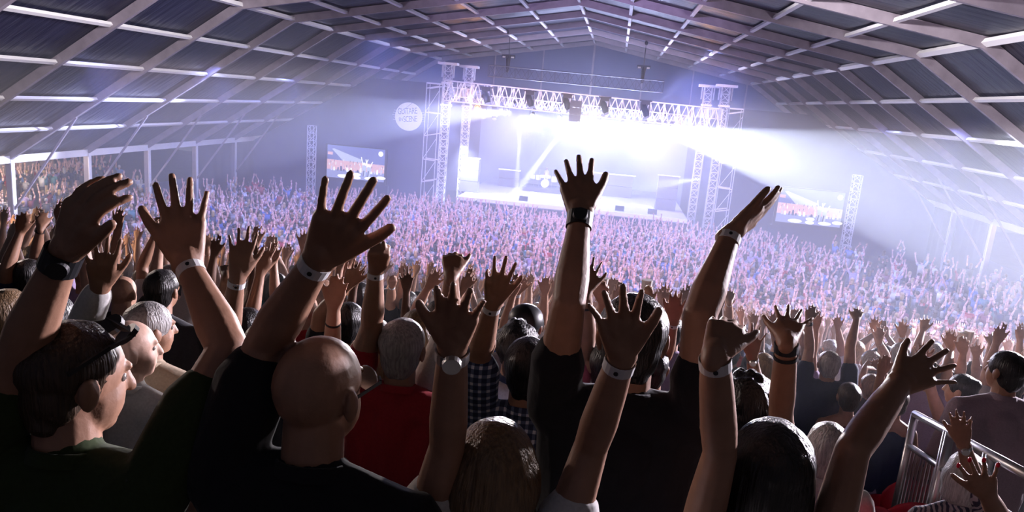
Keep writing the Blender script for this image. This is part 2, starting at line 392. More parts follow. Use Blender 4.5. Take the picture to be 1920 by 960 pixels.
for x, y, s in ((-8.9, 49, 'front left'), (-8.0, 51.6, 'rear left'), (9.2, 49, 'front right'), (8.4, 51.6, 'rear right')):
    t = truss('support_tower', (x, y, 0), (x, y, 10.5), 0.5, .5, M_ALU, 'silver truss tower at the %s of the stage' % s, r=0.03)
    zz = 10.5-5.25
    Geo().box((0, 0, zz), (1.3, .7, .16)).obj('head_block', M_ALU, t)
    for q in (-.4, .4): Geo().tube((q, 0, zz), (q, 0, zz-.9), .05).obj('pulley_leg', M_ALU, t)
    for q in (2.55, 4.0): Geo().box((0, 0, q), (.66, .66, .12)).obj('sleeve_plate', M_ALU, t)
for x, sg in ((-10.0, 'left'), (10.1, 'right')):
    r_ = empty('scaffold_tower', (x, 50, 0), 'slender silver scaffold tower outside the %s stage truss tower' % sg, 'scaffold')
    for dx in (-.45, .45):
        for dy in (-.45, .45): Geo().tube((dx, dy, 0), (dx, dy, 9.2), .03).obj('standard', M_ALU, r_)
    for i in range(6):
        z = .8+i*1.6
        for dy in (-.45, .45): Geo().bar((-.45, dy, z), (.45, dy, z+(.2 if i % 2 else -.05)), .07).obj('ledger', M_ALU, r_)
        Geo().tube((-.45, -.45, z), (.45, -.45, z+1.5 if i < 5 else 9), .025).obj('brace', M_ALU, r_)
    Geo().box((0, 0, 9.15), (.9, .9, .1)).obj('top_cage', M_ALU, r_)
for x, y, z0, z1, sg in ((-18.3, 49, 0.6, 5.6, 'left'), (17.4, 47, 0.6, 5.8, 'right')):
    truss('screen_mast', (x, y, z0-.6), (x, y, z1), .45, .5, M_ALU, 'silver truss mast beside the %s video screen' % sg, r=.03)

def moving_head(p, aim, m=M_BLACK, lens=None, label='', group=None, s=1.0):
    r_ = empty('moving_head_lamp', p, label, 'stage lamp', group)
    Geo().box((0, 0, -0.08*s), (.42*s, .34*s, .16*s)).obj('base', m, r_)
    Geo().box((0, 0, .02), (.6*s, .1*s, .06*s)).obj('clamp', m, r_)
    for q in (-1, 1): Geo().box((q*.2*s, 0, -.32*s), (.05*s, .16*s, .36*s)).obj('yoke_arm', m, r_)
    d = np.array(aim, float)-np.array(p); d /= np.linalg.norm(d)
    c = np.array((0, 0, -.42*s))
    Geo().cone(c-d*.3*s, .13*s, c+d*.2*s, .17*s, 12, 1).obj('head', m, r_, smooth=True)
    Geo().cone(c+d*.36*s, .15*s, c+d*.38*s, .14*s, 12, 0).obj('lens', lens or M_STEEL, r_)
    return r_
nth = ('first', 'second', 'third', 'fourth', 'fifth', 'sixth', 'seventh', 'eighth', 'ninth', 'tenth', 'eleventh', 'twelfth')
for i, x in enumerate((-6.1, -3.2, -0.75, 1.65, 4.25)):
    moving_head((x, 48.35, 9.15), (x+1.0, 47.6, 6.9), s=1.35, label='dark unlit moving head lamp, %s from the left on the front truss' % nth[i], group='dark lamps on the front truss')
for i, x in enumerate((-5.6, -3.6, -1.6, -0.2, 1.4, 3.0, 4.6, 5.8)):
    moving_head((x, 54.3, 8.0), (x, 48, 6.2), lens=M_LENS, s=1.0, label='blazing white lamp, %s from the left under the back truss' % nth[i], group='blazing lamps under the back truss')
for x, a, l in ((-7.2, 1, 'drooping dark lamp just right of the left amber lamp'), (-6.3, 0, 'round dark lamp between amber lamp and white glare, left'), (5.6, 0, 'round dark lamp near the right end of the back truss'), (6.3, -1, 'drooping dark lamp just left of the right amber lamp')):
    moving_head((x, 53.7, 7.9), (x+a*.8, 52.9, 6.6), s=1.2, label=l)
for x, l in ((-7.35, 'amber glowing lamp at the left end of the back truss'), (6.75, 'amber glowing lamp at the right end of the back truss')):
    r_ = empty('amber_lamp', (x, 52.3, 7.72), l, 'stage lamp')
    Geo().tube((0, 0, .1), (0, 0, .5), .04).obj('hanger', M_BLACK, r_)
    Geo().cone((0, .25, 0), .12, (0, 0, 0), .26, 12, 1).obj('housing', M_BLACK, r_)
    Geo().cone((0, -.03, 0), .25, (0, -.05, 0), .24, 12, 0).obj('lens', M_AMBER, r_)
    l_ = bpy.data.lights.new('amber_bulb', 'POINT'); l_.energy = 700; l_.color = (1, .40, .08); l_.shadow_soft_size = .1
    lo = bpy.data.objects.new('amber_bulb', l_); lk(lo, r_); lo.location = (0, -.3, 0)
sp_ = empty('speaker_array', (-0.15, 48.2, 8.6), 'dark speaker cluster hanging at the middle of the front truss', 'speaker')
for i in range(3): Geo().box((0, 0, -.45*i), (.75, .55, .42)).obj('cabinet', M_TRUSS_DARK, sp_)
for x, l in ((-5.3, 'left'), (3.95, 'right')):
    r_ = empty('chain_hoist', (x, 51.5, 11.4), 'black chain hoist with two small lamps holding the %s side of the upper truss' % l, 'hoist')
    Geo().box((0, 0, 0), (.9, .2, .22)).obj('beam', M_BLACK, r_)
    Geo().cone((0, 0, -.1), .16, (0, 0, -1.0), .1, 10, 1).obj('motor', M_BLACK, r_)
    Geo().tube((0, 0, .1), (0, 0, 1.3), .015).obj('chain', M_BLACK, r_)
    for q in (-.3, .3): Geo().box((q, -.12, -.05), (.2, .05, .1)).obj('lamp', M_WHITE, r_)
for px, y in ((-5.2, YA+20), (3.9, YA+20)):
    r_ = empty('hoist_cable', (px, y, ZH+1), 'thin dark cable with a plumb weight hanging from the roof frame above the %s hoist' % ('left' if px < 0 else 'right'), 'cable')
    Geo().tube((0, 0, 1.2), (0, 1.6, -1.0), .015).obj('line', M_BLACK, r_)
    Geo().cone((0, 0, .9), .06, (0, 0, .5), .11, 8, 1).obj('weight', M_BLACK, r_)

# wings beside the stage
for x0, x1, nm in ((-HW, -9.6, 'left'), (9.8, HW, 'right')):
    wg = Geo(); xa, xb = (x0, x1) if x0 > 0 else (x1, x0); zz_ = lambda x: min(9.2, HE+(ZH-HE)*(HW-abs(x))/(HW-XH)-.1)
    xs_ = [xa, (15.5 if xa > 0 else -15.5), xb]
    vv_ = [(xa, 0), (xb, 0), (xb, zz_(xb)), (xs_[1], zz_(xs_[1])), (xa, zz_(xa))]
    wg.add([(x, y, z) for y in (52.56, 52.64) for x, z in vv_], [(0, 1, 2, 3, 4), (9, 8, 7, 6, 5)]+[(i, (i+1) % 5, 5+(i+1) % 5, 5+i) for i in range(5)])
    wg.obj('side_wing', mat('wing_cloth', (0.05, 0.055, 0.11), .9, noise=.2, nscale=.8), label='tall dark drape wall at the %s of the stage' % nm, cat='drape')
for px, y, z, nm, dirn in ((-11.9, 50.6, 6.75, 'left', 1), (11.5, 50.4, 6.7, 'right', -1)):
    r_ = empty('round_sign', (px, y, z), 'round white festival sign on the %s wing' % nm, 'sign')
    g = Geo(); n = 48; R_ = 0.98
    V = [(R_*math.cos(2*math.pi*i/n), yy, R_*math.sin(2*math.pi*i/n)) for yy in (-.03, .03) for i in range(n)]
    g.add(V, [tuple(range(n)), tuple(range(2*n-1, n-1, -1))]+[(i, n+i, n+(i+1) % n, (i+1) % n) for i in range(n)])
    g.obj('disc', M_WHITE, r_)
    for body, size, off in (('GUiTARE', .52, (-.78, .10)), ('EN', .30, (-.68, -.36)), ('SCENE', .50, (-.34, -.40))):
        c = bpy.data.curves.new('lettering', 'FONT'); c.body = body; c.size = size; c.extrude = .004; c.space_character = .92
        to = bpy.data.objects.new('tmp', c); COL.objects.link(to); bpy.context.view_layer.update()
        me = bpy.data.meshes.new_from_object(to.evaluated_get(bpy.context.evaluated_depsgraph_get()))
        bpy.data.objects.remove(to); me.materials.clear(); me.materials.append(M_INK)
        ss = {'GUiTARE': .72, 'EN': .8, 'SCENE': .72}[body]
        o = bpy.data.objects.new('lettering', me); lk(o, r_); o.rotation_euler = (math.pi/2, -0.12, 0); o.scale = (ss, 1.15, 1); o.location = (off[0], -.05, off[1]+off[0]*.0)
    Geo().bar((-.5*dirn, -.04, .36), (.22*dirn, -.04, .96), .02, .03, up=(0, 1, 0)).obj('guitar_neck', M_INK, r_)
    for i in range(5):
        for q in (-1, 1): Geo().bar((q*.92, 0, .35-.16*i), (q*(1.08+.05*(i % 3)), 0, .38-.16*i), .015, .03, up=(0, 1, 0)).obj('bristle', M_WHITE, r_)
    r_.rotation_euler.y = -0.0

# ------------------------------------------------------------------ video screens
def emat(name, c, s=1.0): return mat(name, (0, 0, 0), 1, emit=c, es=s)
SM = [emat('screen_blue', (.20, .24, .62), .9), emat('screen_beam', (.62, .68, .95), 1.0), emat('screen_pink', (.9, .55, .62), 1.0), emat('screen_white', (1, 1, 1), 1.35),
      emat('screen_navy', (.10, .12, .36), .8), emat('screen_floor', (.36, .40, .78), .9), emat('screen_lilac', (.75, .68, .9), 1.0)]
def screen(cx, y, cz, W, H, nm):
    r_ = empty('video_screen', (cx, y, cz), 'large %s video screen showing performers before a pink crowd' % nm, 'screen')
    Geo().box((0, .12, -.1), (W+.3, .2, H+.3)).obj('casing', M_BLACK, r_)
    Geo().box((.0, .14, -(cz+H/2+.25)/2), (W+.6, .24, cz-H/2-.25)).obj('plinth', M_DARKCLOTH, r_)
    g = Geo(); e = [0]
    def poly(pts, mi, lay):
        g.add([((u-.5)*W, -lay*.004, (v-.5)*H) for u, v in pts], [tuple(range(len(pts)))], mi)
    def disc(u, v, ru, rv, mi, lay): poly([(u+ru*math.cos(t*math.pi/8), v+rv*math.sin(t*math.pi/8)) for t in range(16)], mi, lay)
    poly([(0, 0), (1, 0), (1, 1), (0, 1)], 0, 0)
    poly([(.08, .88), (.12, .9), (.62, .62), (.55, .5), (.3, .5)], 1, 1)
    rr = random.Random(7)
    poly([(0, .25), (1, .25), (1, .52), (0, .56)], 2, 2)
    for i in range(60):
        u = rr.random(); v = .27+rr.random()*.26; poly([(u, v), (u+.008, v), (u+.011, v+.06), (u+.003, v+.06)], rr.choice((3, 6, 6, 4)), 3)
    poly([(0, 0), (1, 0), (1, .27), (0, .25)], 5, 4)
    for i in range(16):
        u = .05+i*.058+rr.random()*.02; h = .06+rr.random()*.1
        poly([(u, .22), (u+.02+rr.random()*.02, .22), (u+.03, .22+h), (u+.005, .22+h)], rr.choice((3, 6, 4, 3)), 5)
    for u, v, a, b in ((.3, .07, .11, .055), (.53, .06, .07, .05), (.53, .16, .07, .05), (.76, .07, .1, .05), (.95, .12, .08, .05)): disc(u, v, a, b, 3, 6)
    for u, s_ in ((.65, 1.1), (.73, 1.0)):
        poly([(u-.02, .12), (u+.03*s_, .12), (u+.04, .42*s_), (u-.03, .42*s_)], 1, 7); disc(u, .47*s_, .018, .04, 3, 8)
        poly([(u-.03, .42*s_), (u-.01, .42*s_), (u-.045, .66*s_), (u-.06, .64*s_)], 3, 8)
        poly([(u+.03, .42*s_), (u+.01, .42*s_), (u+.06, .6*s_), (u+.075, .59*s_)], 3, 8)
        poly([(u-.02, .12), (u+.0, .12), (u+.01, .3), (u-.01, .3)], 4, 9)
    disc(.93, .86, .042, .078, 3, 7)
    poly([(.01, .7), (.1, .7), (.1, .79), (.01, .79)], 2, 7)
    g.obj('picture', SM, r_)
screen(-15.85, 51.2, 3.05, 4.35, 2.35, 'left')
screen(16.0, 51.0, 3.15, 4.2, 2.35, 'right')

# ------------------------------------------------------------------ on the stage
dr = Geo().box((-2.35, 56.5, DZ+.15), (3.3, 2.6, .3)).obj('drum_riser', M_TRUSS_DARK, label='low dark riser under the drum kit', cat='riser')
M_DRUM = mat('drum_white', (.85, .85, .88), .3); M_CYM = mat('cymbal', (.8, .7, .45), .25, .9)
kit = empty('drum_kit', (-2.4, 56.3, DZ+.3), 'white drum kit with cymbals on the dark riser', 'drum kit')
Geo().cone((0, -.25, .3), .3, (0, .2, .3), .3, 18, 0).obj('bass_drum', M_DRUM, kit)
for p, r, h in (((-.25, 0, .72), .17, .2), ((.22, 0, .72), .17, .2), ((-.6, .3, .5), .2, .35), ((.65, .3, .45), .22, .4), ((-1, 0, .6), .18, .25)):
    Geo().cone(p, r, (p[0], p[1], p[2]+h), r, 14, 0).obj('drum', M_DRUM, kit)
for p in ((-.9, .1, 1.25), (-.5, .1, 1.4), (.5, .1, 1.4), (.95, .1, 1.2), (0, .3, 1.45)):
    Geo().cone(p, .27, (p[0], p[1], p[2]+.02), .05, 16, 0).obj('cymbal', M_CYM, kit); Geo().tube((p[0], p[1], 0), p, .015).obj('stand', M_STEEL, kit)
for x, y, wd, h, l in ((-5.3, 57, 1.6, 1.3, 'dark amplifier rack on the left of the stage'), (2.6, 57.5, 3.4, 1.7, 'long dark keyboard riser on the right of the stage'), (6.6, 52.5, 1.4, 2.4, 'tall dark speaker stack at the right stage edge'), (-7.4, 51.5, 1.3, 2.4, 'tall dark speaker stack at the left stage edge')):
    r_ = empty('equipment_stack', (x, y, DZ), l, 'equipment')
    n = 2 if h < 2 else 3
    for i in range(n): Geo().box((0, 0, h/n*(i+.5)), (wd, .8, h/n-.03)).obj('cabinet', M_TRUSS_DARK, r_)
    Geo().box((0, -.3, h+.03), (wd*1.1, .2, .06)).obj('top_rail', M_PURLIN, r_)
for i, x in enumerate((-3.2, 0.2, 3.4, 5.6)):
    g = Geo(); g.add([(-.3, -.2, 0), (.3, -.2, 0), (.3, .25, 0), (-.3, .25, 0), (-.3, .1, .32), (.3, .1, .32), (.3, .25, .3), (-.3, .25, .3)], [(0, 3, 2, 1), (0, 1, 5, 4), (4, 5, 6, 7), (1, 2, 6, 5), (0, 4, 7, 3), (2, 3, 7, 6)])
    o = g.obj('floor_monitor', M_BLACK, label='black wedge monitor, %s from the left along the stage front' % nth[i], cat='monitor', group='wedge monitors'); o.location = (x, 49.6, DZ)

# ------------------------------------------------------------------ grandstand
RISE = 0.28
ROW = 0.85
SLOPE_END = 24.2
def tread(y):                                   # height of the grandstand step under a point
    k = math.floor((y+2.2)/ROW+1e-6)
    return max(0.0, 6.52-RISE*((k*ROW-2.2+ROW*.5)-1.3)/1.0*1.0)
gs = empty('grandstand', (0, 0, 0), kind='structure', label='stepped grandstand floor under the nearest rows')
k = 0
while -2.2+k*ROW < SLOPE_END:
    y0 = -2.2+k*ROW; z = tread(y0+.1)
    if z > 0.1: Geo().box((0, y0+ROW/2, z-.1), (46, ROW, .2)).obj('step', M_STEP, gs); Geo().box((0, y0+ROW-.03, z/2-.1), (45.8, .04, max(.1, z-.25))).obj('riser', M_STEP, gs)
    k += 1

# ------------------------------------------------------------------ people
def nrm(v): v = np.asarray(v, float); return v/np.linalg.norm(v)
SKIN = {'dark': (.16, .08, .05), 'tan': (.36, .19, .12), 'fair': (.50, .29, .20), 'pale': (.60, .38, .29)}
CL = {'black': (.012, .012, .016), 'navy': (.02, .03, .075), 'white': (.62, .60, .58), 'red': (.36, .02, .03), 'grey': (.25, .24, .26), 'pink': (.55, .14, .2), 'burgundy': (.16, .02, .05),
      'blue': (.07, .14, .36), 'lilac': (.34, .26, .42), 'green': (.12, .2, .08), 'teal': (.05, .17, .2), 'beige': (.45, .36, .26), 'charcoal': (.05, .05, .06), 'olive': (.03, .045, .015), 'mauve': (.33, .26, .31)}
HC = {'black': (.01, .008, .008), 'brown': (.05, .028, .015), 'light brown': (.20, .12, .06), 'blond': (.42, .29, .14), 'grey': (.36, .34, .33), 'white': (.62, .60, .58)}

def remesh(g, name, voxel, smooth=2, ratio=1.0, disp=0.0, freq=60, seed=0):
    me = g.mesh('tmp'); o = bpy.data.objects.new('tmp', me); COL.objects.link(o)
    m = o.modifiers.new('r', 'REMESH'); m.mode = 'VOXEL'; m.voxel_size = voxel; m.use_smooth_shade = True
    if smooth: m = o.modifiers.new('s', 'SMOOTH'); m.factor = .5; m.iterations = smooth
    if ratio < 1: m = o.modifiers.new('d', 'DECIMATE'); m.ratio = ratio
    dg = bpy.context.evaluated_depsgraph_get(); dg.update()
    r = bpy.data.meshes.new_from_object(o.evaluated_get(dg)); r.name = name
    bpy.data.objects.remove(o); bpy.data.meshes.remove(me)
    if disp:
        n = len(r.vertices); c = np.empty(n*3); r.vertices.foreach_get('co', c); c = c.reshape(-1, 3)
        nn = np.empty(n*3); r.vertices.foreach_get('normal', nn); nn = nn.reshape(-1, 3)
        rs = np.random.RandomState(seed+1); a = np.zeros(n)
        for q in range(5):
            kv = rs.normal(size=3)*freq*(.6+.25*q); a += np.sin(c @ kv + rs.uniform(0, 6))/(1+.4*q)
        c += nn*(a*disp/2.2)[:, None]; r.vertices.foreach_set('co', c.ravel())
    r.polygons.foreach_set('use_smooth', [True]*len(r.polygons)); r.update()
    return r

TIPS = []
def hand(g, W, T, thumb=1, spread=1.0, curl=0.15, fist=False, s=1.0, roll=0.0, view=None, fscale=1.0, palmcam=False, mode='open', low=False):
    """W wrist, T middle fingertip target, thumb +1 to the viewer's right / -1 left; curls away from the viewer"""
    W = np.array(W, float); T = np.array(T, float); d = nrm(T-W); L = .19*s
    if view is None: view = nrm(W-CAM)
    side = nrm(np.cross(view, d)); nv = np.cross(d, side)      # side: to viewer's right when the hand points up
    if nv @ view < 0: nv = -nv
    ca, sa = math.cos(roll), math.sin(roll)
    sd = (ca*side+sa*nv)*thumb; n = ca*nv-sa*side
    if palmcam: n = -n
    pl = .089*s
    n8 = 8 if not low else 6; cp = 2 if not low else 1
    offs = (.030, .011, -.009, -.028)
    fl = (.082, .091, .085, .066); fr = (.0084, .0087, .0082, .0072)
    ang = [math.radians(a*spread) for a in (10, 2, -6, -16)]
    g.cone(W-d*.02*s, .024*s, W+d*.02*s, .025*s, n8, cp)
    g.cone(W-sd*.008*s, .021*s, W+sd*.010*s, .021*s, n8, cp)
    for j in range(4):
        b0 = W+d*.012*s+sd*offs[j]*s*.5; kn = W+d*(pl+(-.004, .003, 0, -.008)[j]*s)+sd*offs[j]*s
        g.cone(b0, .0165*s, kn, .0125*s, n8, cp)
    g.cone(W+d*.04*s+sd*.012*s, .017*s, W+d*.08*s-sd*.012*s, .013*s, n8, cp)
    g.cone(W+d*.035*s-sd*.016*s+n*.004*s, .016*s, W+d*.075*s+sd*.020*s, .013*s, n8, cp)
    for j in range(4):
        kn = W+d*(pl+(-.004, .003, 0, -.008)[j]*s)+sd*offs[j]*s
        a = ang[j]; dd = d*math.cos(a)+sd*math.sin(a)
        cc = curl if not isinstance(curl, (list, tuple)) else curl[j]
        if fist: cc = 1.5; dd = d
        p = kn; th = 0
        for q, (fr_, ln) in enumerate(((.44, 1), (.31, 1), (.25, 1))):
            th += cc*(.5, 1.0, .7)[q] if not fist else (1.35, 1.6, .9)[q]
            dv = dd*math.cos(th)+n*math.sin(th)
            e = p+dv*fl[j]*fr_*s*fscale
            r = fr[j]*s*(1.06-.09*q)
            g.cone(p, r*1.04, e, r*.95, n8, cp); p = e
        TIPS.append((p, nrm(dv), n))
    # thumb
    b0 = W+d*.022*s+sd*.020*s; ta = math.radians(33+9*(spread-1)) if not fist else math.radians(15)
    dv = d*math.cos(ta)+sd*math.sin(ta); kn = b0+dv*.048*s+n*.006*s
    g.cone(b0, .019*s, kn, .0125*s, n8, cp)
    g.cone(b0+d*.02*s, .014*s, kn-sd*.006*s, .0115*s, n8, cp)
    ta2 = ta*.85 if not fist else -.5
    dv = d*math.cos(ta2)+sd*math.sin(ta2)+n*(.12 if not fist else .5); dv = nrm(dv); e = kn+dv*.034*s; g.cone(kn, .0118*s, e, .0105*s, n8, cp)
    ta2 *= .7; dv = nrm(d*math.cos(ta2)+sd*math.sin(ta2)+n*(.1 if not fist else .3)); g.cone(e, .0105*s, e+dv*.025*s, .0088*s, n8, cp)

def solve(A, px, L, guess, sign=0):
    """point on the pixel's ray at distance L from A, nearest to the guessed depth"""
    dirv = CF + CR*(px[0]-960)/FPX - CU*(px[1]-480)/FPX
    w_ = CAM-A; a = dirv@dirv; b = 2*dirv@w_; c = w_@w_-L*L; disc = b*b-4*a*c
    if disc <= 0: t = -b/(2*a)
    else:
        t1 = (-b-math.sqrt(disc))/(2*a); t2 = (-b+math.sqrt(disc))/(2*a)
        t = t1 if abs(t1-guess) < abs(t2-guess) else t2
        if sign < 0: t = t1
        if sign > 0: t = t2
    return CAM+dirv*t, t

def build_person(H, yaw=0, arms=(), hair='short', slim=1.0, s=1.0, hp=0.0, hyaw=0.0, tilt=0.0, voxel=.006, ratio=.4, sleeve=.5, ground=None, lean=0.0, sit=False, low=False, legs=True, torso_w=1.0, long_sleeve=False, tank=False, kids=True):
    """meshes of one figure in world axes round the head centre H: returns dict name -> mesh, and the foot point"""
    H = np.array(H, float)
    F = np.array([math.sin(yaw), math.cos(yaw), 0]); Rr = np.array([math.cos(yaw), -math.sin(yaw), 0]); U = np.array([0, 0, 1.0])
    hy = yaw+hyaw
    hf = np.array([math.sin(hy)*math.cos(hp), math.cos(hy)*math.cos(hp), math.sin(hp)]); hr = np.array([math.cos(hy), -math.sin(hy), 0])
    hu = np.cross(hr, hf)
    if tilt: c_, s_ = math.cos(tilt), math.sin(tilt); hr, hu = c_*hr+s_*hu, -s_*hr+c_*hu
    HR = np.array([hr, hf, hu]).T
    n8 = 12 if not low else 8
    Nk = H-U*.150*s-F*(.030)*s - F*lean*.1
    Ch = Nk-U*.19*s-F*lean*.35-F*.01
    Pv = Nk-U*.54*s-F*lean*.6
    G_ = Geo()
    # head
    G_.ell(H+hu*.022*s-hf*.008*s, (.076*s, .095*s, .090*s), HR, 16, 12)
    G_.ell(H+hf*.030*s-hu*.035*s, (.062*s, .062*s, .078*s), HR, 14, 10)
    G_.cone(H+hf*.052*s-hu*.085*s, .030*s, H-hf*.005*s-hu*.060*s, .055*s, n8)
    G_.cone(H+hf*.088*s+hu*.012*s, .009*s, H+hf*.104*s-hu*.026*s, .013*s, 8)
    G_.cone(H+hf*.082*s+hu*.026*s-hr*.03*s, .010*s, H+hf*.082*s+hu*.026*s+hr*.03*s, .010*s, 8)
    G_.cone(H+hf*.083*s-hu*.055*s-hr*.018*s, .007*s, H+hf*.081*s-hu*.055*s+hr*.018*s, .007*s, 8)
    G_.cone(H+hf*.078*s-hu*.066*s-hr*.014*s, .008*s, H+hf*.078*s-hu*.066*s+hr*.014*s, .008*s, 8)
    for q in (-1, 1):
        G_.ell(H+hr*q*.079*s-hf*.006*s-hu*.008*s, (.010*s, .020*s, .032*s), HR, 10, 8)
        G_.ell(H+hr*q*.086*s-hf*.014*s+hu*.004*s, (.007*s, .016*s, .026*s), HR, 10, 8)
    G_.cone(H-hf*.015*s-hu*.05*s, .058*s*slim, Nk-U*.04*s, .062*s*slim, 14)
    # torso
    sw = .185*s*slim*torso_w
    up = {-1: 0, 1: 0}
    for a in arms: up[a['side']] = a.get('raise', 1)
    SH = {q: Nk-U*(.075-.045*up[q])*s+Rr*q*(sw-.022*up[q]*s)-F*lean*.1-F*.005 for q in (-1, 1)}
    def torso(g, e, top=True):
        for q in (-1, 1):
            if top:
                g.cone(Nk-U*.020*s+Rr*q*.030*s, .046*s+e*.6, SH[q]-U*.012*s, .054*s*slim+e, n8)
                g.cone(Nk-U*.050*s+Rr*q*.04*s, .060*s+e*.6, SH[q]-Rr*q*.03*s-U*.03*s, .066*s*slim+e, n8)
            g.cone(SH[q]-Rr*q*.04*s-U*.02*s, .062*s*slim+e, Ch+Rr*q*.085*s*torso_w-U*.06*s, .095*s*slim*torso_w+e, n8)
            g.cone(Ch+Rr*q*.085*s*torso_w-U*.06*s, .095*s*slim*torso_w+e, Pv+Rr*q*.07*s*torso_w+U*.1*s, .098*s*slim*torso_w+e, n8)
            g.cone(Pv+Rr*q*.07*s*torso_w+U*.1*s, .098*s*slim*torso_w+e, Pv+Rr*q*.085*s*torso_w-U*.03*s, .100*s*slim*torso_w+e, n8)
        g.cone(Ch+U*.05*s, .10*s*slim+e, Pv, .10*s*slim+e, n8)
    torso(G_, 0)
    feet = ground if ground is not None else Pv[2]-.90*s
    LG = Geo(); SHO = []
    if legs:
        for q in (-1, 1):
            hip = Pv+Rr*q*.095*s-U*.03*s
            if sit:
                kn = hip+F*.42*s+U*.02*s; ft = np.array([kn[0], kn[1], 0])+F*.03*s+U*(kn[2]-.44*s)
            else:
                kn = np.array([hip[0], hip[1], (hip[2]*.52+feet*.48)])+F*.02*s+Rr*q*.02; ft = np.array([hip[0]+Rr[0]*q*.03, hip[1]-.02, feet+.085*s])
            for g, e in ((G_, 0), (LG, .016)):
                g.cone(hip, (.085*s+e)*slim, kn, (.056*s+e), n8, 2)
                g.cone(kn, .054*s+e, ft, .038*s+e, n8, 2)
            G_.cone(ft-U*.04*s-F*.03*s, .036*s, ft-U*.05*s+F*.12*s, .030*s, n8, 2)
            SHO.append((ft-U*.045*s-F*.04*s, ft-U*.055*s+F*.15*s))
        for q in (-1, 1): LG.cone(Pv+Rr*q*.07*s+U*.04*s, .108*s*slim, Pv+Rr*q*.085*s-U*.04*s, .112*s*slim, n8)
    # arms
    SL = Geo(); torso(SL, .014*s if not tank else .008*s, top=not tank)
    if not tank: SL.cone(Nk-U*.03*s, .068*s, Nk+U*.012*s+F*.004, .064*s, 16, 1)
    out = {'wrist': [], 'dir': [], 'arm': []}
    for a in arms:
        q = a['side']; S = SH[q]; ua, fa = .275*s*a.get('k', 1), .245*s*a.get('k', 1)
        if 'E' in a: E, Wr, Tp = map(lambda t: np.array(t, float), (a['E'], a['W'], a['T']))
        else:
            g0 = a.get('d', (S-CAM)@CF)
            E, t = solve(S, a['e'], ua, g0, a.get('se', 0)); Wr, t2 = solve(E, a['w'], fa, a.get('dw', t), a.get('sw', 0)); Tp, _ = solve(Wr, a['t'], .19*s, a.get('dt', t2), a.get('st', 0))
        r0, r1, r2 = (.052*s*slim, .042*s*slim, .027*s)
        g = G_
        md = (S+E)/2
        g.cone(S, r0*1.02, md, r0*.98, n8); g.cone(md, r0*.98, E, r1*.98, n8)
        m1 = E+(Wr-E)*.28; g.cone(E, r1*.97, m1, r1*1.04, n8); m2 = E+(Wr-E)*.7
        g.cone(m1, r1*1.04, m2, r2*1.22, n8); g.cone(m2, r2*1.22, Wr, r2*.98, n8)
        hk = {k_: v_ for k_, v_ in a.items() if k_ in ('thumb', 'spread', 'curl', 'fist', 'roll', 'palmcam', 'view', 'fscale')}
        hand(g, Wr, Tp, s=s*a.get('hs', 1), low=low, **hk)
        out['wrist'].append(Wr); out['dir'].append(nrm(Wr-E)); out['arm'].append((S, E, Wr, Tp))
        if not tank:
            sl = a.get('sleeve', sleeve); e_ = .016*s
            if long_sleeve or sl > 1:
                SL.cone(S, r0+e_, E, r1+e_, n8); SL.cone(E, r1+e_, E+(Wr-E)*(.85 if long_sleeve else sl-1), r2+e_*1.2, n8)
            else:
                SL.cone(S, r0+e_, S+(E-S)*sl, r0+e_*1.25, n8, 1)
    if not arms or len(arms) < 2:
        have = [a['side'] for a in arms]
        for q in (-1, 1):
            if q in have: continue
            S = SH[q]; E = S-U*.26*s+Rr*q*.06*s-F*.03*s; Wr = E-U*.20*s+F*.12*s-Rr*q*.02; Tp = Wr-U*.12*s+F*.12*s
            G_.cone(S, .05*s*slim, E, .042*s*slim, n8); G_.cone(E, .041*s*slim, E+(Wr-E)*.3, .042*s*slim, n8); G_.cone(E+(Wr-E)*.3, .042*s*slim, Wr, .026*s, n8)
            hand(G_, Wr, Tp, thumb=1, curl=.5, s=s, low=low, view=-Rr*q)
            if not tank: SL.cone(S, .066*s*slim, S+(E-S)*sleeve*1.4, .066*s*slim, n8, 1)
    R = {}
    R['body'] = remesh(G_, 'body', voxel, 2, ratio)
    R['shirt'] = remesh(SL, 'shirt', voxel*1.6, 3, min(1, ratio*2), disp=.004*s, freq=22, seed=int(H[0]*100) % 97)
    if legs: R['trousers'] = remesh(LG, 'trousers', voxel*2.3, 2, min(1, ratio*2))
    # hair
    hg = Geo(); hv = voxel; dp = .003
    if hair in ('short', 'cap', 'curly', 'bun', 'bob', 'long', 'crop', 'pony'):
        e = .004 if hair == 'crop' else .009
        hg.ell(H+hu*.034*s-hf*.016*s, ((.078+e)*s, (.092+e)*s, (.082+e)*s), HR, 18, 12)
        hg.ell(H-hf*.040*s-hu*.012*s, ((.066+e)*s, (.056+e)*s, (.080+e)*s), HR, 16, 10)
    if hair in ('short', 'crop'):
        hg.cone(H-hf*.055*s-hu*.070*s-hr*.02*s, .030*s, H-hf*.055*s-hu*.070*s+hr*.02*s, .030*s, 10)
    if hair == 'curly':
        rs = random.Random(int(abs(H[0])*1000) % 999)
        for i in range(46):
            v = nrm([rs.gauss(0, 1), rs.gauss(-.5, 1), rs.gauss(.4, 1)])
            if v[1] > .55 and v[2] < .35: v = np.array([v[0], -v[1], v[2]])
            hg.ell(H+HR@(v*np.array([.083, .097, .092]))*s+hu*.02*s, (.024*s,)*3, None, 8, 6)
        dp = .006
    if hair == 'bun':
        hg.ell(H-hf*.085*s+hu*.070*s, (.045*s, .04*s, .04*s), HR, 12, 8)
    if hair == 'pony':
        hg.cone(H-hf*.10*s+hu*.02*s, .030*s, H-hf*.13*s-hu*.12*s, .03*s, 10); hg.cone(H-hf*.13*s-hu*.12*s, .03*s, H-hf*.10*s-hu*.26*s, .012*s, 10)
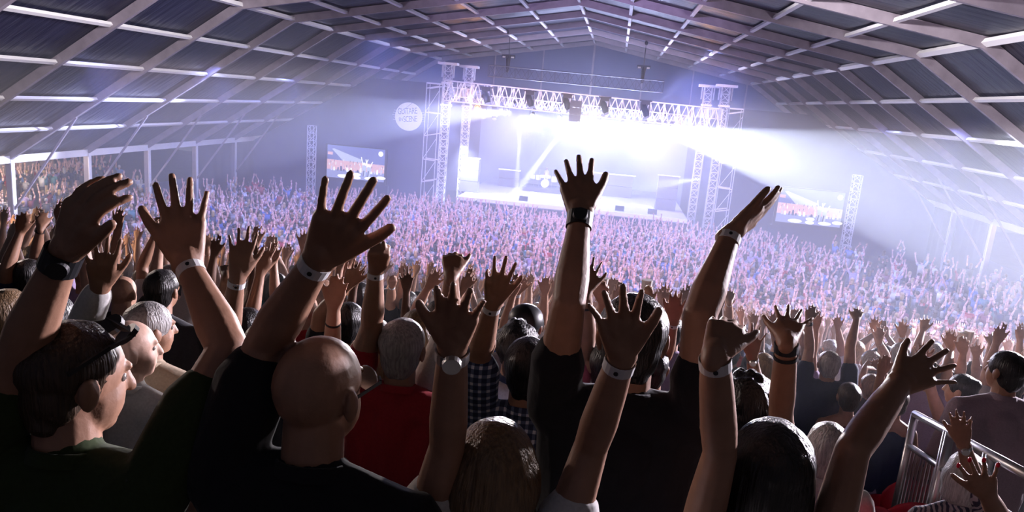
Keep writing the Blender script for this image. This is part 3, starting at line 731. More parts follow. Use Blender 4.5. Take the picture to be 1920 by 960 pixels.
    if hair == 'bob':
        hg.ell(H-hf*.022*s-hu*.010*s, (.103*s, .100*s, .118*s), HR, 20, 14)
        hg.ell(H-hf*.030*s-hu*.075*s, (.104*s, .075*s, .065*s), HR, 20, 12)
    if hair == 'long':
        hg.ell(H-hf*.024*s-hu*.02*s, (.096*s, .094*s, .120*s), HR, 20, 14)
        hg.cone(H-hf*.05*s-hu*.08*s-hr*.03*s, .062*s, H-hf*.09*s-hu*.33*s-hr*.045*s, .045*s, 14)
        hg.cone(H-hf*.05*s-hu*.08*s+hr*.03*s, .062*s, H-hf*.09*s-hu*.33*s+hr*.045*s, .045*s, 14)
        hg.cone(H-hf*.04*s-hu*.05*s, .075*s, H-hf*.09*s-hu*.30*s, .05*s, 14)
    if hg.n:
        R['hair'] = remesh(hg, 'hair', hv, 2, min(1, ratio*1.6), disp=dp*s, freq=90, seed=3)
    out['shoes'] = SHO; out['HR'] = HR; out['H'] = H; out['F'] = F; out['Rr'] = Rr; out['Pv'] = Pv; out['Nk'] = Nk; out['SH'] = SH
    out['feet'] = feet; out['tank'] = tank
    return R, out

def place(R, info, label, skin, shirt, trousers, hairc, group=None, shirt_mat=None, cat='person', near=False, s=1.0):
    base = np.array([info['Pv'][0], info['Pv'][1], info['feet']])
    for k_, me in R.items():
        me.transform(Matrix.Translation(tuple(-base)))
        me.materials.clear(); me.materials.append({'body': M_SKIN, 'hair': M_HAIR}.get(k_, M_CLOTH) if not (k_ == 'shirt' and shirt_mat) else shirt_mat)
    root = bpy.data.objects.new('person', R['body']); lk(root); root.location = base; root.color = (*skin, 1)
    props(root, label, cat, group)
    for k_, c in (('shirt', shirt), ('trousers', trousers), ('hair', hairc)):
        if k_ in R:
            o = bpy.data.objects.new(k_, R[k_]); lk(o, root); o.color = (*c, 1)
    g = None
    for a, b in info['shoes']:
        g = Geo().cone(np.array(a)-base, .045*s, np.array(b)-base, .036*s, 10, 2)
        me = g.mesh('shoe', (M_BLACK,), True); o = bpy.data.objects.new('shoe', me); lk(o, root)
    if near and 'shirt' in R and not info['tank']:
        Nk = info['Nk']-base; U = np.array([0, 0, 1.0]); ax = nrm(U+info['F']*.25); gr = Geo(); x_ = info['Rr']; y_ = np.cross(ax, x_); n = 28; V = []
        for zz, rr in ((-.012, .071), (.012, .0685), (.016, .064), (.0, .060)):
            for k_ in range(n):
                q = 2*math.pi*k_/n; V.append(Nk+ax*zz*s+U*.008*s+(x_*math.cos(q)*1.02+y_*math.sin(q))*rr*s)
        gr.add(V, [(k_*n+j, k_*n+(j+1) % n, (k_+1)*n+(j+1) % n, (k_+1)*n+j) for k_ in range(3) for j in range(n)])
        o = bpy.data.objects.new('collar', gr.mesh('collar', (shirt_mat or M_CLOTH,), True)); lk(o, root); o.color = (*shirt, 1)
    if near:
        for q in (-1, 1):
            HR = info['HR']; c = info['H']+HR@np.array([q*.030, .070, .005])-base
            o = bpy.data.objects.new('eye', Geo().ell(c, (.011,)*3, None, 10, 8).mesh('eye', (M_EYE,), True)); lk(o, root)
    return root, base

def band(root, base, info, i, kind='white', up=.012, s=1.0, name='wristband'):
    Wr = info['wrist'][i]-base; d = info['dir'][i]; c = Wr-d*(up+.02)
    t = nrm(np.cross(d, [0.3, .2, 1])); y = np.cross(d, t); g = Geo(); n = 20
    w_, r_, th = {'white': (.011, .0285, .0015), 'watch': (.010, .0285, .003), 'black': (.013, .0285, .004), 'bead': (.005, .0285, .005), 'wide': (.020, .0295, .004)}[kind]
    r_ *= s; V = []
    for a_, rr in ((-1, r_), (-1, r_+th), (1, r_+th), (1, r_)):
        for k_ in range(n):
            q = 2*math.pi*k_/n; V.append(c+d*a_*w_+(t*math.cos(q)+y*math.sin(q))*rr)
    F = []
    for k_ in range(4):
        for j in range(n): F.append((k_*n+j, k_*n+(j+1) % n, ((k_+1) % 4)*n+(j+1) % n, ((k_+1) % 4)*n+j))
    g.add(V, F)
    b = g.obj('watch' if kind in ('watch',) else name, {'white': M_WBAND, 'watch': M_STEEL}.get(kind, M_BLACK), root)
    v = nrm((CAM-base)-c); v = nrm(v-d*(v@d))
    if kind == 'white': Geo().cone(c+v*(r_+.001), .0045, c+v*(r_+.003), .0045, 10, 0).obj('clasp', M_BLACK, b)
    if kind == 'watch': Geo().cone(c+v*(r_-.002), .018, c+v*(r_+.009), .0165, 20, 0).obj('dial', mat('watch_dial', (.75, .75, .72), .25, .7), b)
    if kind == 'wide': Geo().cone(c+v*(r_-.002), .019, c+v*(r_+.011), .017, 20, 0).obj('dial', M_BLACK, b)
    return b
M_EYE = mat('eye_surface', (.22, .18, .16), .15)
M_WBAND = mat('wristband_paper', (.75, .74, .74), .6)
taken = []
def spec(head, d, label, arms=(), skin='tan', shirt='black', trousers='charcoal', hair='short', hc='black', bands=(), near=False, seat=False, group=None, shirt_mat=None, **kw):
    H = at(head[0], head[1], d)
    A = []
    for a in arms:
        a = dict(a)
        A.append(a)
    vox = kw.pop('voxel', .0048 if d < 2 else .006 if d < 3.2 else .0075 if d < 5 else .009)
    ratio = kw.pop('ratio', .20 if d < 2 else .16 if d < 3.2 else .13)
    s = kw.pop('s', 1.0)
    g_ = tread(H[1]) if not seat else H[2]-1.25
    R, info = build_person(H, arms=A, hair=hair, voxel=vox, ratio=ratio, ground=g_, s=s, sit=seat, **kw)
    root, base = place(R, info, label, SKIN[skin], CL[shirt], CL[trousers], HC[hc], near=near, shirt_mat=shirt_mat, group=group, s=s)
    for b in bands: band(root, base, info, *b)
    taken.append((H[0], H[1])); return root, base, info

Lf, Rt = -1, 1
glasses = []
# --- the nearest figures
r1 = spec((143, 712), 1.42, 'man in dark olive T-shirt with sunglasses pushed up on his head, both arms raised', near=True, skin='tan', shirt='olive', hair='crop', hc='brown', hyaw=.55, hp=-.1, torso_w=1.12,
     arms=({'side': Lf, 'e': (38, 665), 'w': (122, 470), 't': (180, 322), 'thumb': 1, 'spread': .1, 'curl': .5, 'hs': 1.08, 'roll': -.95}, {'side': Rt, 'e': (428, 655), 'w': (353, 498), 't': (338, 338), 'thumb': -1, 'spread': 1.0, 'curl': .2, 'hs': 1.15, 'd': 1.5}),
     bands=((0, 'wide', .0), (1, 'white', .0)), sleeve=.6)
r2 = spec((600, 735), 1.40, 'bald man in black T-shirt and glasses, left arm stretched up', near=True, skin='tan', shirt='black', hair='none', hyaw=.3, torso_w=1.1,
     arms=({'side': Lf, 'e': (500, 642), 'w': (600, 482), 't': (672, 350), 'thumb': 1, 'spread': 1.0, 'curl': .12, 'hs': 1.12},), bands=((0, 'white', .0),), sleeve=.72)
r3 = spec((927, 888), 1.5, 'woman with light brown bob and white T-shirt, both hands raised', near=True, skin='tan', shirt='white', hair='bob', hc='light brown', slim=.88,
     arms=({'side': Lf, 'e': (838, 838), 'w': (849, 648), 't': (868, 515), 'thumb': -1, 'spread': .7, 'curl': .15, 'palmcam': True}, {'side': Rt, 'e': (1108, 838), 'w': (1166, 668), 't': (1150, 520), 'thumb': 1, 'spread': 1.1, 'curl': .15, 'palmcam': True}),
     bands=((0, 'watch', .0), (1, 'white', .0)), sleeve=.45, s=.98)
r4 = spec((1440, 885), 1.55, 'woman with long dark hair and bare arms spread wide', near=True, skin='tan', shirt='black', hair='long', hc='black', slim=.84, tank=True,
     arms=({'side': Lf, 'e': (1350, 850), 'w': (1340, 664), 't': (1388, 545), 'thumb': 1, 'spread': .5, 'curl': .9, 'hs': .9}, {'side': Rt, 'e': (1598, 845), 'w': (1684, 722), 't': (1790, 664), 'thumb': -1, 'spread': 1.35, 'curl': .05, 'dw': 1.9, 'dt': 1.95}),
     bands=((0, 'white', .0),), s=.98)
r5 = spec((1185, 636), 1.85, 'tall man with black hair and black T-shirt, arms reaching highest of all', near=True, skin='tan', shirt='black', hair='short', hc='black', torso_w=1.12,
     arms=({'side': Lf, 'e': (1066, 572), 'w': (1088, 402), 't': (1075, 300), 'thumb': 1, 'spread': .9, 'curl': .1, 'hs': 1.16, 'k': 1.04}, {'side': Rt, 'e': (1312, 590), 'w': (1370, 438), 't': (1466, 368), 'thumb': -1, 'spread': .1, 'curl': .12, 'roll': 1.2, 'hs': 1.08, 'k': 1.04}),
     bands=((0, 'wide', .0), (1, 'white', .0)), sleeve=.45)
spec((1395, 768), 2.3, 'woman with curly dark hair tied up, right hand raised with dark bracelets', near=True, skin='tan', shirt='black', hair='curly', hc='black', slim=.86,
     arms=({'side': Rt, 'e': (1464, 775), 'w': (1475, 640), 't': (1490, 570), 'thumb': -1, 'spread': 1.5, 'curl': .05},), bands=((0, 'black', .0), (0, 'bead', .03)), sleeve=.2)
M_REDSHIRT = None
spec((755, 655), 2.75, 'grey-haired man in red polo shirt with left fist raised', near=True, skin='tan', shirt='red', hair='short', hc='grey', torso_w=1.1,
     arms=({'side': Lf, 'e': (697, 612), 'w': (705, 505), 't': (716, 440), 'thumb': 1, 'fist': True},), bands=((0, 'white', .0),))
# checked shirt
M_CHECK = bpy.data.materials.new('checked_cloth'); M_CHECK.use_nodes = True; nt = M_CHECK.node_tree; N = nt.nodes
tc = N.new('ShaderNodeTexCoord'); sp = N.new('ShaderNodeSeparateXYZ'); nt.links.new(tc.outputs['Object'], sp.inputs[0])
def mth(op, a, b=None):
    n = N.new('ShaderNodeMath'); n.operation = op
    for i, v in enumerate((a, b)):
        if v is None: continue
        if isinstance(v, (int, float)): n.inputs[i].default_value = v
        else: nt.links.new(v, n.inputs[i])
    return n.outputs[0]
gx = mth('GREATER_THAN', mth('FRACT', mth('MULTIPLY', sp.outputs['X'], 36.0)), .62); gz_ = mth('GREATER_THAN', mth('FRACT', mth('MULTIPLY', sp.outputs['Z'], 34.0)), .62)
mx = mth('MULTIPLY', mth('ADD', gx, gz_), .5); cr = N.new('ShaderNodeValToRGB'); nt.links.new(mx, cr.inputs[0])
cr.color_ramp.interpolation = 'CONSTANT'; cr.color_ramp.elements[0].color = (.02, .03, .07, 1); cr.color_ramp.elements[1].position = .9; cr.color_ramp.elements[1].color = (.62, .64, .72, 1)
e_ = cr.color_ramp.elements.new(.4); e_.color = (.10, .13, .22, 1)
nt.links.new(cr.outputs[0], N['Principled BSDF'].inputs['Base Color']); N['Principled BSDF'].inputs['Roughness'].default_value = .85
spec((990, 692), 2.6, 'dark-haired man in blue and white checked shirt, left hand up', near=True, skin='tan', hair='short', hc='black', shirt_mat=M_CHECK, shirt='navy',
     arms=({'side': Lf, 'e': (899, 662), 'w': (924, 568), 't': (940, 480), 'thumb': 1, 'spread': 1.2, 'curl': [.1, .1, .15, 1.2]},), bands=((0, 'white', .0),), sleeve=.75)
spec((245, 655), 2.75, 'balding man in white collared shirt turned to the right, beside the sunglasses man', near=True, skin='pale', shirt='white', hair='none', hyaw=.8, voxel=.006)
spec((283, 618), 3.1, 'grey-haired man in pale woven shirt behind the balding man', near=True, skin='tan', shirt='beige', hair='short', hc='grey', hyaw=.6)
spec((968, 650), 3.3, 'man with dark curly hair close behind the checked shirt', skin='tan', shirt='navy', hair='curly', hc='black')
_ = spec((985, 612), 3.9, 'man in a black cap with pale edge, facing the stage', skin='tan', shirt='grey', hair='cap', hc='black')
rc_, bc_, ic_ = _
cp_ = Geo(); HRc, Hc = ic_['HR'], ic_['H']-bc_; cp_.ell(Hc+HRc@np.array([0, -.012, .045]), (.095, .108, .082), HRc, 20, 10); cp_.obj('cap', M_BLACK, rc_, True)
cb_ = Geo().ell(Hc+HRc@np.array([0, .085, .035]), (.075, .075, .010), HRc, 18, 8); cb_.obj('cap_brim', mat('cap_edge', (.45, .35, .12), .6), rc_, True)
spec((787, 628), 3.3, 'person with wavy light brown hair behind the grey-haired man', skin='fair', shirt='charcoal', hair='bob', hc='light brown', slim=.88)
spec((305, 545), 4.0, 'dark-haired person between the two tall raised arms on the left', skin='tan', shirt='charcoal', hair='short', hc='black')
spec((95, 612), 2.6, 'person in white long sleeves raising one hand behind the watch arm', skin='tan', shirt='white', hair='short', hc='black', long_sleeve=True,
     arms=({'side': Rt, 'e': (148, 630), 'w': (188, 538), 't': (192, 448), 'thumb': 1, 'spread': 1.2, 'curl': .25, 'hs': 1.05},))
spec((18, 590), 3.3, 'light brown haired person at the far left edge', skin='fair', shirt='black', hair='bob', hc='light brown', slim=.88)
# --- hands of the rows behind: elbow, wrist, fingertip pixels
def hp(e, w_, t, d, side, label, thumb=None, shirt='black', hair='short', hc='black', skin='tan', other=None, bands=(), head=None, tw=None, **kw):
    if head is None: head = (e[0]-side*.16*FPX/d, e[1]+.05*FPX/d)
    a = {'side': side, 'e': e, 'w': w_, 't': t, 'thumb': thumb if thumb is not None else -side}
    for q in ('spread', 'curl', 'fist', 'roll', 'palmcam'):
        if q in kw: a[q] = kw.pop(q)
    A = [a]
    if other: A.append({'side': -side, 'e': other[0], 'w': other[1], 't': other[2], 'thumb': side})
    return spec(head, d, label, arms=A, shirt=shirt, hair=hair, hc=hc, skin=skin, bands=bands, **kw)
hp((425, 632), (445, 522), (460, 418), 2.75, Lf, 'person whose open left hand with white wristband rises left of the bald man', skin='tan', bands=((0, 'white', 0),), shirt='charcoal', curl=.05)
hp((412, 600), (425, 518), (424, 480), 4.0, Lf, 'person raising a small fist in front of the bald man\'s elbow', fist=True, shirt='charcoal')
hp((468, 610), (488, 512), (507, 438), 4.2, Lf, 'person with reddish spread hand between two wristbands on the left', shirt='beige', spread=1.3, curl=.2)
hp((388, 520), (389, 470), (388, 432), 6.0, Rt, 'dark-sleeved person with spread hand just right of the second tall arm', shirt='black', bands=((0, 'white', 0),))
hp((66, 480), (76, 428), (78, 388), 5.6, Lf, 'person with black wristband whose hand stands alone above the left crowd', bands=((0, 'black', 0),), shirt='white', thumb=1)
hp((12, 505), (38, 435), (45, 398), 4.8, Lf, 'person in navy sleeve reaching up at the left frame edge', shirt='navy', spread=.4)
hp((622, 660), (626, 577), (640, 508), 3.3, Lf, 'person with ring and bracelet, pale palm held upright beside the bald head', skin='fair', spread=.35, thumb=-1, palmcam=True, bands=((0, 'bead', .06),), hair='long', hc='light brown', slim=.88)
hp((600, 590), (652, 535), (672, 488), 4.0, Lf, 'person with dark slanting hand behind the upright pale palm', spread=1.1)
hp((640, 545), (648, 500), (655, 458), 5.8, Lf, 'person whose small dark hand shows under the bald man\'s hand', shirt='white')
hp((845, 612), (846, 518), (850, 446), 2.9, Lf, 'person with curled hand and white sleeve, raised above the watch hand', shirt='white', curl=.9, spread=.6, sleeve=1.4, head=(888, 640))
hp((752, 560), (755, 522), (757, 488), 6.6, Lf, 'person with small dark spread hand right of the raised fist', spread=1.3)
hp((780, 580), (802, 540), (826, 497), 5.4, Lf, 'person with pale slanting arm left of the curled hand', shirt='lilac', skin='fair')
hp((733, 560), (735, 535), (736, 515), 6.5, Lf, 'person with small fist and wristband right of the raised fist', fist=True, bands=((0, 'white', 0),))
hp((960, 600), (970, 548), (985, 510), 5.6, Lf, 'person with white band and open hand above the black cap', bands=((0, 'white', 0),), skin='fair', shirt='white')
hp((1018, 596), (1022, 550), (1027, 516), 6.2, Rt, 'person with open hand just left of the tall man\'s left arm', thumb=-1, skin='tan', shirt='white')
hp((1100, 640), (1098, 548), (1108, 476), 3.2, Lf, 'person with three spread fingers behind the tall man\'s left arm', spread=1.6, bands=((0, 'bead', .05),), shirt='pink', skin='tan', head=(1140, 690))
hp((1238, 605), (1243, 562), (1245, 530), 6.4, Rt, 'person with spread hand between the tall man\'s arms', spread=1.3, thumb=1, skin='tan', shirt='white')
hp((1247, 665), (1263, 602), (1273, 546), 3.9, Lf, 'person with white wristband and slim hand left of the tall right arm', bands=((0, 'white', 0),), thumb=-1, spread=.7, head=(1222, 690))
hp((1366, 600), (1368, 567), (1373, 536), 7.0, Rt, 'person with tiny hand and wristband right of the tall right arm', bands=((0, 'white', 0),), spread=1.3, shirt='white', skin='tan')
hp((1418, 735), (1410, 668), (1417, 606), 3.9, Rt, 'person with watch and widely spread hand behind the curly hair', bands=((0, 'watch', 0),), spread=1.6, thumb=-1, head=(1395, 745))
spec((1430, 690), 5.6, 'person with long blond hair and blue top behind the watch hand', skin='fair', shirt='blue', hair='long', hc='blond', slim=.88)
hp((1134, 606), (1130, 566), (1130, 528), 4.6, Rt, 'person holding up the cup of beer behind the spread fingers', thumb=-1, curl=.9, spread=.4, shirt='grey', skin='fair')
hp((1216, 610), (1214, 572), (1213, 536), 5.2, Lf, 'person holding up the white cup between the tall man\'s arms', thumb=1, curl=.9, spread=.4, shirt='lilac', skin='fair')
hp((1800, 700), (1806, 662), (1808, 632), 6.2, Rt, 'person holding up the pair of pale cups', thumb=-1, curl=.8, spread=.6, shirt='white', skin='fair')
# --- right-hand part of the stand
spec((1553, 684), 5.9, 'man in navy T-shirt with grey hair, both arms straight up', skin='tan', shirt='navy', hair='short', hc='grey', trousers='charcoal', bands=((0, 'black', 0),), torso_w=1.1,
     arms=({'side': Lf, 'e': (1518, 655), 'w': (1516, 602), 't': (1522, 565), 'thumb': 1}, {'side': Rt, 'e': (1594, 650), 'w': (1606, 600), 't': (1613, 572), 'thumb': -1, 'spread': 1.2}))
spec((1492, 700), 6.3, 'person in mauve T-shirt left of the navy T-shirt man, arms up', skin='tan', shirt='lilac', hair='short', hc='brown',
     arms=({'side': Lf, 'e': (1462, 660), 'w': (1448, 615), 't': (1450, 580), 'thumb': 1}, {'side': Rt, 'e': (1522, 665), 'w': (1530, 615), 't': (1535, 580), 'thumb': -1}))
spec((1590, 745), 5.7, 'person in burgundy vest right of the navy T-shirt man', skin='tan', shirt='burgundy', hair='short', hc='brown', slim=.9, tank=True)
spec((1632, 725), 6.4, 'person in striped dark top with arms folded overhead', skin='tan', shirt='charcoal', hair='short', hc='light brown', slim=.9,
     arms=({'side': Lf, 'e': (1607, 735), 'w': (1622, 690), 't': (1640, 675), 'thumb': 1}, {'side': Rt, 'e': (1662, 720), 'w': (1650, 685), 't': (1640, 672), 'thumb': -1}))
spec((1678, 752), 5.5, 'bare-shouldered woman in navy top and pale trousers beside the railing end, one hand up', skin='tan', shirt='navy', trousers='lilac', hair='bun', hc='brown', slim=.80, tank=True,
     arms=({'side': Lf, 'e': (1643, 748), 'w': (1652, 700), 't': (1660, 665), 'thumb': 1, 'spread': .5},))
spec((1800, 732), 5.2, 'woman with dark bun in navy vest leaning over the railing', skin='fair', shirt='navy', hair='bun', hc='black', hyaw=-.9, slim=.88, tank=True, lean=.35,
     arms=({'side': Lf, 'e': (1748, 740), 'w': (1730, 680), 't': (1728, 640), 'thumb': 1},))
spec((1884, 697), 4.35, 'man with short dark hair in pale mauve T-shirt standing behind the railing', near=True, skin='tan', shirt='mauve', trousers='black', hair='short', hc='black', hyaw=-.5, torso_w=1.12, sleeve=.8, s=1.08)
spec((1550, 838), 3.3, 'white-haired person in white shirt seated below the navy T-shirt man', skin='pale', shirt='white', hair='bob', hc='white', seat=True, slim=.92)
M_PALMS = bpy.data.materials.new('leaf_print_cloth'); M_PALMS.use_nodes = True; nt = M_PALMS.node_tree; N = nt.nodes
tc = N.new('ShaderNodeTexCoord'); wv = N.new('ShaderNodeTexWave'); wv.inputs['Scale'].default_value = 14; wv.inputs['Distortion'].default_value = 9; wv.inputs['Detail'].default_value = 2; nt.links.new(tc.outputs['Object'], wv.inputs[0])
cr = N.new('ShaderNodeValToRGB'); cr.color_ramp.elements[0].position = .38; cr.color_ramp.elements[0].color = (.04, .04, .07, 1); cr.color_ramp.elements[1].position = .5; cr.color_ramp.elements[1].color = (.42, .36, .38, 1)
nt.links.new(wv.outputs['Fac'], cr.inputs[0]); nt.links.new(cr.outputs[0], N['Principled BSDF'].inputs['Base Color']); N['Principled BSDF'].inputs['Roughness'].default_value = .9
rs_, bs_, inf_ = spec((1808, 893), 3.45, 'seated white-haired woman in leaf-print shirt with dark shoulder strap, hand up', near=True, skin='tan', shirt='grey', shirt_mat=M_PALMS, hair='bob', hc='white', seat=True, slim=.92, sleeve=.7,
     arms=({'side': Rt, 'e': (1828, 905), 'w': (1806, 832), 't': (1800, 770), 'thumb': -1, 'spread': .7},), bands=((0, 'watch', 0),))
c0 = inf_['Nk']-bs_; Fh = inf_['F']; 
g = Geo()
for i in range(8):
    t0, t1 = i/8, (i+1)/8
    p = lambda t: c0+np.array([-.12+.36*t, -.115-.03*math.sin(math.pi*t), -.02-.42*t])
    g.bar(p(t0), p(t1), .035, .006, up=(0, 1, 0))
g.obj('shoulder_strap', M_BLACK, rs_)
del TIPS[:]
rn_, bn_, in_ = hp((1885, 992), (1852, 928), (1830, 864), 2.5, Lf, 'person with red fingernails reaching up in the lower right corner', thumb=-1, spread=1.4, curl=.15, head=(1935, 1030), shirt='black', slim=.85, hair='long', hc='brown')
M_NAIL = mat('nail_varnish', (.7, .01, .04), .2)
for p_, dv_, n_ in TIPS[:4]:
    Geo().ell(p_-bn_+dv_*.002-n_*.006, (.006, .006, .009), None, 8, 6).obj('fingernail', M_NAIL, rn_, True, label='red fingernail')
for e, w_, t, d, sd, l, kw in (
    ((1577, 650), (1571, 615), (1567, 588), 8.0, Lf, 'person with pale spread hand right of the bracelets', {}),
    ((1655, 655), (1640, 622), (1636, 590), 7.2, Lf, 'person with bent arm right of the navy T-shirt man\'s hand', {'skin': 'fair'}),
    ((1662, 670), (1648, 640), (1655, 606), 7.0, Rt, 'person with white wristband over pale grey hair', {'skin': 'pale', 'bands': ((0, 'white', 0),)}),
    ((1690, 660), (1692, 628), (1696, 598), 7.4, Rt, 'person with wristband and five fingers spread above the pointing hand', {'skin': 'fair', 'bands': ((0, 'white', 0),)}),
    ((1718, 655), (1730, 620), (1737, 588), 7.2, Lf, 'person with slanting pale arm above the pointing hand', {'skin': 'fair'}),
    ((1775, 690), (1783, 655), (1785, 612), 6.0, Rt, 'person with pink palm raised beside two cups', {'skin': 'fair'}),
    ((1830, 700), (1830, 668), (1827, 640), 7.0, Lf, 'person raising two pink hands left of the dark-haired man', {'skin': 'fair'}),
    ((1852, 690), (1858, 645), (1865, 620), 7.0, Rt, 'person with wide pink hand left of the dark-haired man', {'skin': 'fair'}),
    ((1910, 720), (1908, 690), (1912, 660), 6.5, Lf, 'person with pink hand at the right frame edge', {'skin': 'fair'})):
    hp(e, w_, t, d, sd, l, shirt=('lilac', 'blue', 'white', 'grey', 'pink')[int(e[0]) % 5], spread=1.3, hc=('brown', 'grey', 'blond')[int(e[1]) % 3], **kw)

# sunglasses on the first man's head, glasses of the bald man
def specs(root, base, info, up, dark, name):
    HR = info['HR']; H = info['H']-base; T = lambda x, y, z: H+HR@np.array([x, y, z])
    if dark: fr_, hx, za, zb = .100, .088, .075+up, .02
    g = Geo()
    if dark:
        for q in (-1, 1): g.cone(T(q*.034, .070, .098), .024, T(q*.036, .078, .090), .024, 14, 0)
    o = g.obj('sunglasses_lenses', M_BLACK, root) if g.n else None
    g = Geo()
    for q in (-1, 1):
        if dark: g.bar(T(q*.060, .070, .095), T(q*.084, .02, .085), .006, .008); g.bar(T(q*.084, .02, .085), T(q*.090, -.05, .045), .006, .008)
        else: g.bar(T(q*.066, .100, .012), T(q*.080, .085, .012), .004, .01); g.bar(T(q*.080, .085, .012), T(q*.084, -.01, .008), .003, .006)
    if dark: g.bar(T(-.06, .075, .1), T(.06, .075, .1), .008, .01)
    g.obj(name, M_BLACK, root)
    if not dark:
        for q in (-1, 1): Geo().cone(T(q*.036, .098, .006), .026, T(q*.036, .101, .006), .026, 16, 0).obj('spectacle_lens', M_STEEL, root)
specs(*r1, 0, True, 'sunglasses_frame'); specs(*r2, 0, False, 'glasses_frame')

# cups
M_CUP = mat('cup_plastic', (.85, .82, .78), .25); M_BEER = mat('beer', (.85, .55, .05), .2)
for px, py, d, l in ((1128, 538, 4.6, 'clear plastic cup with beer held up behind the spread fingers'), (1212, 540, 5.2, 'white plastic cup held up between the tall man\'s arms'), (1803, 636, 6.2, 'pale plastic cup held up, left of the pair'), (1815, 633, 6.2, 'pale plastic cup held up, right of the pair')):
    p = at(px, py, d); r_ = empty('cup', tuple(p), l, 'cup')
    Geo().cone((0, 0, -.05), .030, (0, 0, .06), .040, 16, 0).obj('beaker', M_CUP, r_)
    if 'beer' in l: Geo().cone((0, 0, -.052), .0305, (0, 0, -.005), .0355, 16, 0).obj('beer', M_BEER, r_)
# phone, bottle
# railing beside the aisle
rl = empty('railing', (0, 0, 0), 'galvanised aisle railing with thin uprights at the right', 'railing')
ra, rb = at(1716, 776, 4.7), at(1990, 925, 2.9)
def rp(t, dz=0): return ra+(rb-ra)*t+np.array([0, 0, dz])
Geo().tube(rp(0), rp(1), .024, 10).obj('top_rail', M_STEEL, rl, True)
Geo().tube(rp(0, -.22), rp(1, -.22), .02, 10).obj('mid_rail', M_STEEL, rl, True)
Geo().tube(rp(0, -.92), rp(1, -.92), .02, 10).obj('bottom_rail', M_STEEL, rl, True)
for t in (0, .32, .34, .62, .64, .98):
    Geo().tube(rp(t, 0), rp(t, -1.05), .024, 10).obj('post', M_STEEL, rl, True)
for i in range(1, 30):
    t = i/30
    Geo().tube(rp(t, -.22), rp(t, -.92), .008, 6).obj('baluster', M_STEEL, rl)
# red seats
for px, py, d, l, s_ in ((1668, 985, 3.1, 'red plastic seat at the bottom edge by the pointing arm', 1), (1722, 948, 4.0, 'red plastic seat beside the leaf-print shirt', 1), (1632, 952, 3.9, 'red plastic seat beside the seated person in white', 1), (1283, 900, 3.4, 'red plastic seat glimpsed behind the tall man\'s shoulder', 1), (1712, 905, 5.0, 'red plastic seat half hidden behind the railing seat', 1)):
    p = at(px, py, d); r_ = empty('stadium_seat', tuple(p), l, 'seat', group='red plastic seats')
    Geo().ell((0, -.02, -.14), (.20, .025, .17), None, 16, 10).obj('backrest', M_RED, r_, True)
    Geo().ell((0, .2, -.33), (.21, .22, .035), None, 16, 8).obj('seat', M_RED, r_, True)
    Geo().box((0, .1, -.5), (.3, .04, .34)).obj('bracket', M_STEEL, r_)

# ------------------------------------------------------------------ filling the rows of the stand with single people
rnd = random.Random(11)
def arm3(side, S, az, el, bend, s=1.0, **kw):
    # straight-ish raised arm given in the body frame (facing +y)
    d1 = nrm([side*math.sin(az), .25, math.cos(az)*el]); E = S+d1*.275*s
    d2 = nrm([side*math.sin(az-bend), .12, math.cos(az-bend)]); Wr = E+d2*.245*s
    d3 = nrm([side*math.sin(az-bend*.6), .1, 1]); T = Wr+d3*.19*s
    return dict(side=side, E=E, W=Wr, T=T, thumb=-side, view=np.array([0, 1.0, -.2]), **kw)
TPL = []
poses = [((-.1, .3), (-.1, .3)), ((.15, .5), (.0, .2)), ((.3, .4), (.25, .3)), (None, (.05, .3)), ((.05, .2), None), ((.2, .9), (.2, .9)), (None, None), ((.4, .3), (.1, .0)), (None, (.3, .7)), ((.0, .1), (.1, .15)), ((.25, .2), None), ((.1, .6), (.35, .2))]
hairs = ['short', 'short', 'bob', 'short', 'long', 'crop', 'bun', 'none', 'pony', 'short', 'curly', 'crop']
for i, (pl, pr) in enumerate(poses):
    H = np.array([0, 0, 1.63]); fem = hairs[i] in ('bob', 'long', 'bun', 'pony')
    arms = []
    sl = .87 if fem else 1.0
    for side, p in ((-1, pl), (1, pr)):
        if p is None: continue
        S = np.array([side*.163*sl, -.035, 1.45])
        arms.append(arm3(side, S, p[0], 1.0, p[1], spread=rnd.uniform(.8, 1.4), curl=rnd.choice((.05, .15, .3))))
    R, info = build_person(H, arms=arms, hair=hairs[i], slim=sl, voxel=.010, ratio=.13, low=True, ground=0.0, yaw=0)
    base = np.array([info['Pv'][0], info['Pv'][1], 0])
    for k_, me in R.items():
        me.transform(Matrix.Translation(tuple(-base))); me.materials.clear(); me.materials.append({'body': M_SKIN, 'hair': M_HAIR}.get(k_, M_CLOTH))
    TPL.append((R, len(arms), fem, hairs[i], [w_-base for w_ in info['wrist']], info['dir']))
ONES = 'zeroth first second third fourth fifth sixth seventh eighth ninth tenth eleventh twelfth thirteenth fourteenth fifteenth sixteenth seventeenth eighteenth nineteenth'.split()
def ordn(n):
    if n < 20: return ONES[n]
    t, u = divmod(n, 10); return ({2: 'twentieth', 3: 'thirtieth', 4: 'fortieth'}[t] if u == 0 else {2: 'twenty', 3: 'thirty', 4: 'forty'}[t]+'-'+ONES[u])
def visible(x, y, z):
    v = np.array([x, y, z])-CAM; d = v@CF
    if d < .5: return None
    return 960+FPX*(v@CR)/d, 480-FPX*(v@CU)/d, d
NFILL = 0; rown = 0; occupied = []
row_y = 3.75
sk_w = ['tan', 'tan', 'fair', 'fair', 'pale', 'dark']
